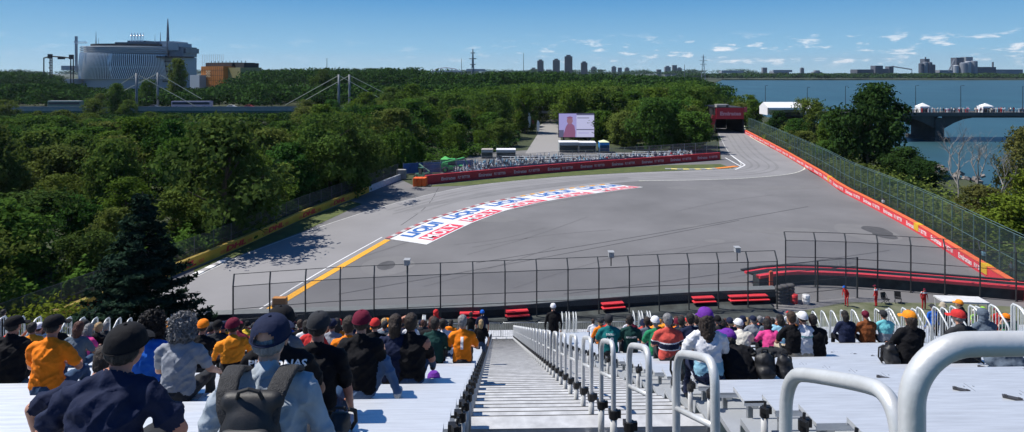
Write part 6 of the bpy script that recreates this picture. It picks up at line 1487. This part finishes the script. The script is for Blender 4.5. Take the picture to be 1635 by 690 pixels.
def crowd(n, px0, px1, k0, k1, dens):
    c = 0; tries = 0
    while c < n and tries < 20000:
        tries += 1; k = int(k0+(k1-k0)*rc.random()**dens); px = rc.uniform(px0, px1); v = vk(k)+.14; u = (px-792)/1000*v
        blk = 0 if -13.1 < u < -.6 else 1 if 2.8 < u < 11.9 else 2 if u < -15.2 else 3 if u > 14.5 else -1
        if blk < 0 or any(abs(u-a) < .55 and k == kk for a, kk in PLACED): continue
        PLACED.append((u, k)); c += 1; bd, hc = protos[rc.randrange(7)]; sh = rc.choice(shc); hat = rc.choice(hatc); hr = rc.choice(hairc); sk = rc.choice([0, 0, 1, 1, 2, 3]); kind = rc.choice(['cap', 'short', 'short', 'mid', 'long', 'bucket', 'cap', 'cap'])
        if kind in ('cap', 'bucket'): gear = [('short', HAIR[hr], Z0), (kind, C(hat), (rc.uniform(-.1, .2), 0, rc.uniform(-.8, .8)))] if kind == 'cap' else [(kind, C(hat), Z0)]; d = hat+(' cap' if kind == 'cap' else ' bucket hat')
        else: gear = [(kind, HAIR[hr], Z0)]; d = {'short': 'short ', 'mid': 'neck-length ', 'long': 'long '}[kind]+hr+' hair'
        o = person(u, v, bd, hc, M7(sk, sh, rc.choice(['denim', 'black', 'charcoal'])), gear, loc=seat(u, k), rz=rc.uniform(-.35, .35), sc=rc.uniform(.88, .98), group='spectators seated in the crowd')
        seats.setdefault((blk, k), []).append((u, o, sh, d))
crowd(112, 225, 722, 15, 48, 1.25)
crowd(14, 20, 225, 15, 30, 1.2)
crowd(86, 1028, 1292, 19, 50, 1.2)
crowd(8, 935, 1030, 24, 50, 1.0)
crowd(7, 1540, 1640, 20, 34, 1.0)
for (blk, k), L in seats.items():
    L.sort(key=lambda t: abs(t[0]))
    for i, (u, o, sh, d) in enumerate(L):
        row = KMAX-k+1; rowt = '%d%s row up' % (row, 'th' if 10 <= row % 100 <= 20 else {1: 'st', 2: 'nd', 3: 'rd'}.get(row % 10, 'th'))
        o['label'] = ('%s top, %s, %s from the %s, %s' % (sh, d, ['nearest', 'second', 'third', 'fourth', 'fifth', 'sixth', 'seventh', 'eighth', 'ninth', 'tenth'][min(i, 9)], 'stairs' if blk < 2 else 'outer aisle', rowt))
# tiny standing crowds: bridge and infield
tiny = [body(pose='stand', voxel=.045, folds=0, fingers=False, **k) for k in (dict(), dict(sleeves='long', fat=1.1), dict(side=.06))]
def tinyp(loc, rz, grp, where, cols):
    bd, hc = tiny[rc.randrange(3)]; sh = rc.choice(cols); pn = rc.choice(['denim', 'black', 'beige', 'charcoal']); o = person(0, 0, bd, hc, M7(rc.choice([0, 1, 2]), sh, pn), [('short', HAIR[rc.choice(hairc)], Z0)], loc=loc, rz=rz, sc=rc.uniform(.92, 1.04), group=grp+', '+sh+' tops', label='tiny figure in %s top and %s trousers %s' % (sh, pn, where)); o['label'] = 'tiny distant figure in a %s top %s' % (sh, where)
pale = ['white', 'white', 'grey', 'cream', 'red', 'light blue', 'black', 'navy', 'pink', 'charcoal', 'coral red']
for i in range(34):
    px = 1441+196*(i+rc.uniform(-.3, .3))/34; tinyp(Vector(((px-817.5)/1000*201.5, 201.5+rc.uniform(-1.2, 2.0), zdk)), rc.choice([1.57, -1.57, 3.14]), 'people on the river bridge', 'walking on the river bridge at the right', pale)
def wally(px):
    t = [(680, 295), (730, 290), (800, 283), (860, 277.5), (930, 272), (1000, 266.5), (1080, 260.5), (1150, 255)]
    for (a, y0), (b, y1) in zip(t, t[1:]):
        if a <= px <= b: return y0+(y1-y0)*(px-a)/(b-a)
for i in range(46):
    px = rc.uniform(735, 1085); py = wally(px)-rc.uniform(2.2, 13); g = gnd(px, py); tinyp(g, rc.uniform(2.4, 3.9)+3.14*(rc.random() < .4), 'people in the infield', 'in the infield behind the darkened red wall', ['white', 'grey', 'slate', 'white', 'charcoal', 'light blue', 'cream', 'red', 'navy'])
q = MB()
for i in range(900):
    px = 725+(1105-725)*rc.random()**1.2; py = wally(px)-rc.uniform(2.4, 22 if px < 900 else 12); g = gnd(px, py); h = rc.uniform(1.1, 1.75)
    q.lathe([(.10, 0), (.17, h*.45), (.22, h*.78), (.07, h*.84), (.10, h*.92), (.03, h)], g, 7, rc.randrange(7))
tag(q.build('distant_crowd', [C(n) for n in ('white', 'grey', 'slate', 'charcoal', 'navy', 'cream', 'light blue')]), 'dense pale crowd massed in the infield behind the darkened red wall', 'crowd', None, 'stuff')
q = MB()
for i in range(150):
    px = 1440+200*rc.random(); p = Vector(((px-817.5)/1000*203, 200+rc.uniform(.5, 7), zdk)); h = rc.uniform(1.3, 1.8); q.lathe([(.10, 0), (.17, h*.45), (.22, h*.78), (.07, h*.84), (.10, h*.92), (.03, h)], p, 7, rc.randrange(7))
tag(q.build('distant_crowd', [C(n) for n in ('white', 'grey', 'slate', 'red', 'black', 'cream', 'light blue')]), 'dense crowd filling the deck of the river bridge', 'crowd', None, 'stuff')
# spectators behind the right fence
for i, (px, py, lb) in enumerate(((1398, 326, 'person in white shirt standing behind the right-hand fence, left of the others'), (1557, 418, 'person in pale blue top behind the lower right-hand fence'), (1602, 440, 'person in pale top near the right edge behind the fence'))):
    Y = 20000/(py-115+12); bd, hc = tiny[0]; person(0, 0, bd, hc, M7(1, ['white', 'light blue', 'slate'][i], 'charcoal'), [('short', HAIR['black'], Z0)], loc=Vector(((px-817.5)/1000*Y+2, Y+1.5, 0)), rz=2, label=lb)
# ------------------------------------------------------------------ sun, sky, camera
SUN_AZ = math.atan2(-.97, .22)      # measured from +Y towards +X
SUN_EL = R(57)
sd = Vector((math.sin(SUN_AZ)*math.cos(SUN_EL), math.cos(SUN_AZ)*math.cos(SUN_EL), math.sin(SUN_EL)))
lt = bpy.data.lights.new('sun', 'SUN'); lt.energy = 4.6; lt.angle = R(.53); lt.color = (1, .955, .88)
so = bpy.data.objects.new('sun', lt); COL.objects.link(so); so.rotation_euler = sd.to_track_quat('Z', 'Y').to_euler(); so.location = (0, 0, 60)
w = bpy.data.worlds.new('World'); scn.world = w; w.use_nodes = True; nt = w.node_tree; L = nt.links.new
bg = nt.nodes['Background']; bg.inputs['Strength'].default_value = SKYS = .068
sk = nd(nt, 'ShaderNodeTexSky', sky_type='NISHITA'); sk.sun_disc = False; sk.sun_elevation = SUN_EL; sk.sun_rotation = SUN_AZ; sk.air_density = 1.0; sk.dust_density = .05; sk.ozone_density = 2.0; sk.altitude = 0
hs = nd(nt, 'ShaderNodeHueSaturation'); hs.inputs['Saturation'].default_value = 1.3; hs.inputs['Hue'].default_value = .50; L(sk.outputs[0], hs.inputs['Color'])
tn = nd(nt, 'ShaderNodeMix', data_type='RGBA', blend_type='MULTIPLY'); tn.inputs[0].default_value = 1; L(hs.outputs[0], tn.inputs[6]); tn.inputs[7].default_value = (.86, .99, 1.20, 1)
geo = nd(nt, 'ShaderNodeTexCoord'); sp = nd(nt, 'ShaderNodeSeparateXYZ'); L(geo.outputs['Generated'], sp.inputs[0])
az = nd(nt, 'ShaderNodeMath', operation='ARCTAN2'); L(sp.outputs[0], az.inputs[0]); L(sp.outputs[1], az.inputs[1])
cb_ = nd(nt, 'ShaderNodeCombineXYZ'); a1 = nd(nt, 'ShaderNodeMath', operation='MULTIPLY'); a1.inputs[1].default_value = 26; L(az.outputs[0], a1.inputs[0]); a2 = nd(nt, 'ShaderNodeMath', operation='MULTIPLY'); a2.inputs[1].default_value = 95; L(sp.outputs[2], a2.inputs[0])
L(a1.outputs[0], cb_.inputs[0]); L(a2.outputs[0], cb_.inputs[1])
nz = nd(nt, 'ShaderNodeTexNoise', Scale=1.0, Detail=5, Roughness=.6); L(cb_.outputs[0], nz.inputs['Vector'])
mr = nd(nt, 'ShaderNodeMapRange', interpolation_type='SMOOTHSTEP'); mr.inputs['From Min'].default_value = .53; mr.inputs['From Max'].default_value = .68; L(nz.outputs['Fac'], mr.inputs['Value'])
e1 = nd(nt, 'ShaderNodeMapRange', interpolation_type='SMOOTHSTEP'); e1.inputs['From Min'].default_value = .064; e1.inputs['From Max'].default_value = .036; L(sp.outputs[2], e1.inputs['Value'])
e2 = nd(nt, 'ShaderNodeMapRange', interpolation_type='SMOOTHSTEP'); e2.inputs['From Min'].default_value = .004; e2.inputs['From Max'].default_value = .018; L(sp.outputs[2], e2.inputs['Value'])
e3 = nd(nt, 'ShaderNodeMapRange', interpolation_type='SMOOTHSTEP'); e3.inputs['From Min'].default_value = -.25; e3.inputs['From Max'].default_value = .30; e3.inputs['To Min'].default_value = .12; L(az.outputs[0], e3.inputs['Value'])
m1 = nd(nt, 'ShaderNodeMath', operation='MULTIPLY'); L(mr.outputs[0], m1.inputs[0]); L(e1.outputs[0], m1.inputs[1])
m2 = nd(nt, 'ShaderNodeMath', operation='MULTIPLY'); L(m1.outputs[0], m2.inputs[0]); L(e2.outputs[0], m2.inputs[1])
m3 = nd(nt, 'ShaderNodeMath', operation='MULTIPLY'); L(m2.outputs[0], m3.inputs[0]); L(e3.outputs[0], m3.inputs[1])
m4 = nd(nt, 'ShaderNodeMath', operation='MULTIPLY'); L(m3.outputs[0], m4.inputs[0]); m4.inputs[1].default_value = .9
mx = nd(nt, 'ShaderNodeMix', data_type='RGBA'); L(m4.outputs[0], mx.inputs[0]); zr = nd(nt, 'ShaderNodeMapRange'); zr.inputs['From Max'].default_value = .22; L(sp.outputs[2], zr.inputs['Value'])
cr_ = nd(nt, 'ShaderNodeValToRGB'); e = cr_.color_ramp.elements; e[0].position = 0; e[0].color = (.43, .64, .77, 1); e[1].position = 1; e[1].color = (.055, .22, .52, 1)
x_ = e.new(.16); x_.color = (.28, .54, .76, 1)
x_ = e.new(.5); x_.color = (.115, .35, .66, 1)
L(zr.outputs[0], cr_.inputs[0]); sc_ = nd(nt, 'ShaderNodeVectorMath', operation='SCALE'); sc_.inputs['Scale'].default_value = .80/SKYS; L(cr_.outputs[0], sc_.inputs[0])
zf_ = nd(nt, 'ShaderNodeMapRange', interpolation_type='SMOOTHSTEP'); zf_.inputs['From Min'].default_value = .45; zf_.inputs['From Max'].default_value = .16; L(sp.outputs[2], zf_.inputs['Value'])
hm = nd(nt, 'ShaderNodeMix', data_type='RGBA'); L(zf_.outputs[0], hm.inputs[0]); L(tn.outputs[2], hm.inputs[6]); L(sc_.outputs[0], hm.inputs[7])
L(hm.outputs[2], mx.inputs[6]); mx.inputs[7].default_value = (11.4, 11.7, 12.2, 1)
L(mx.outputs[2], bg.inputs['Color'])
# thin air over the whole place
HAZE = 0.00004
if HAZE:
    q = MB(); q.box((300, 3900, 95), (9800, 8600, 215)); o = q.build('haze', mat('x', (1, 1, 1)) if 0 else bpy.data.materials.new('haze_air'))
    m = o.data.materials[0]; m.use_nodes = True; n_ = m.node_tree; n_.nodes.remove(n_.nodes['Principled BSDF']); pv = n_.nodes.new('ShaderNodeVolumePrincipled'); pv.inputs['Density'].default_value = HAZE; pv.inputs['Color'].default_value = (.70, .82, 1, 1); pv.inputs['Anisotropy'].default_value = .3
    n_.links.new(pv.outputs[0], n_.nodes['Material Output'].inputs['Volume']); o['kind'] = 'stuff'; o['label'] = 'thin blue air haze over the whole scene'
cam = bpy.data.cameras.new('camera'); co = bpy.data.objects.new('camera', cam); COL.objects.link(co); co.location = (0, 0, H); co.rotation_euler = (R(90), 0, 0)
cam.sensor_width = 36; cam.lens = 1000/1635*36; cam.shift_y = -230/1635; cam.clip_start = .05; cam.clip_end = 20000; scn.camera = co
scn.view_settings.view_transform = 'Standard'; scn.view_settings.look = 'None'; scn.view_settings.exposure = .34; scn.view_settings.gamma = 1
scn.cycles.transparent_max_bounces = 24
scn.cycles.max_bounces = 6
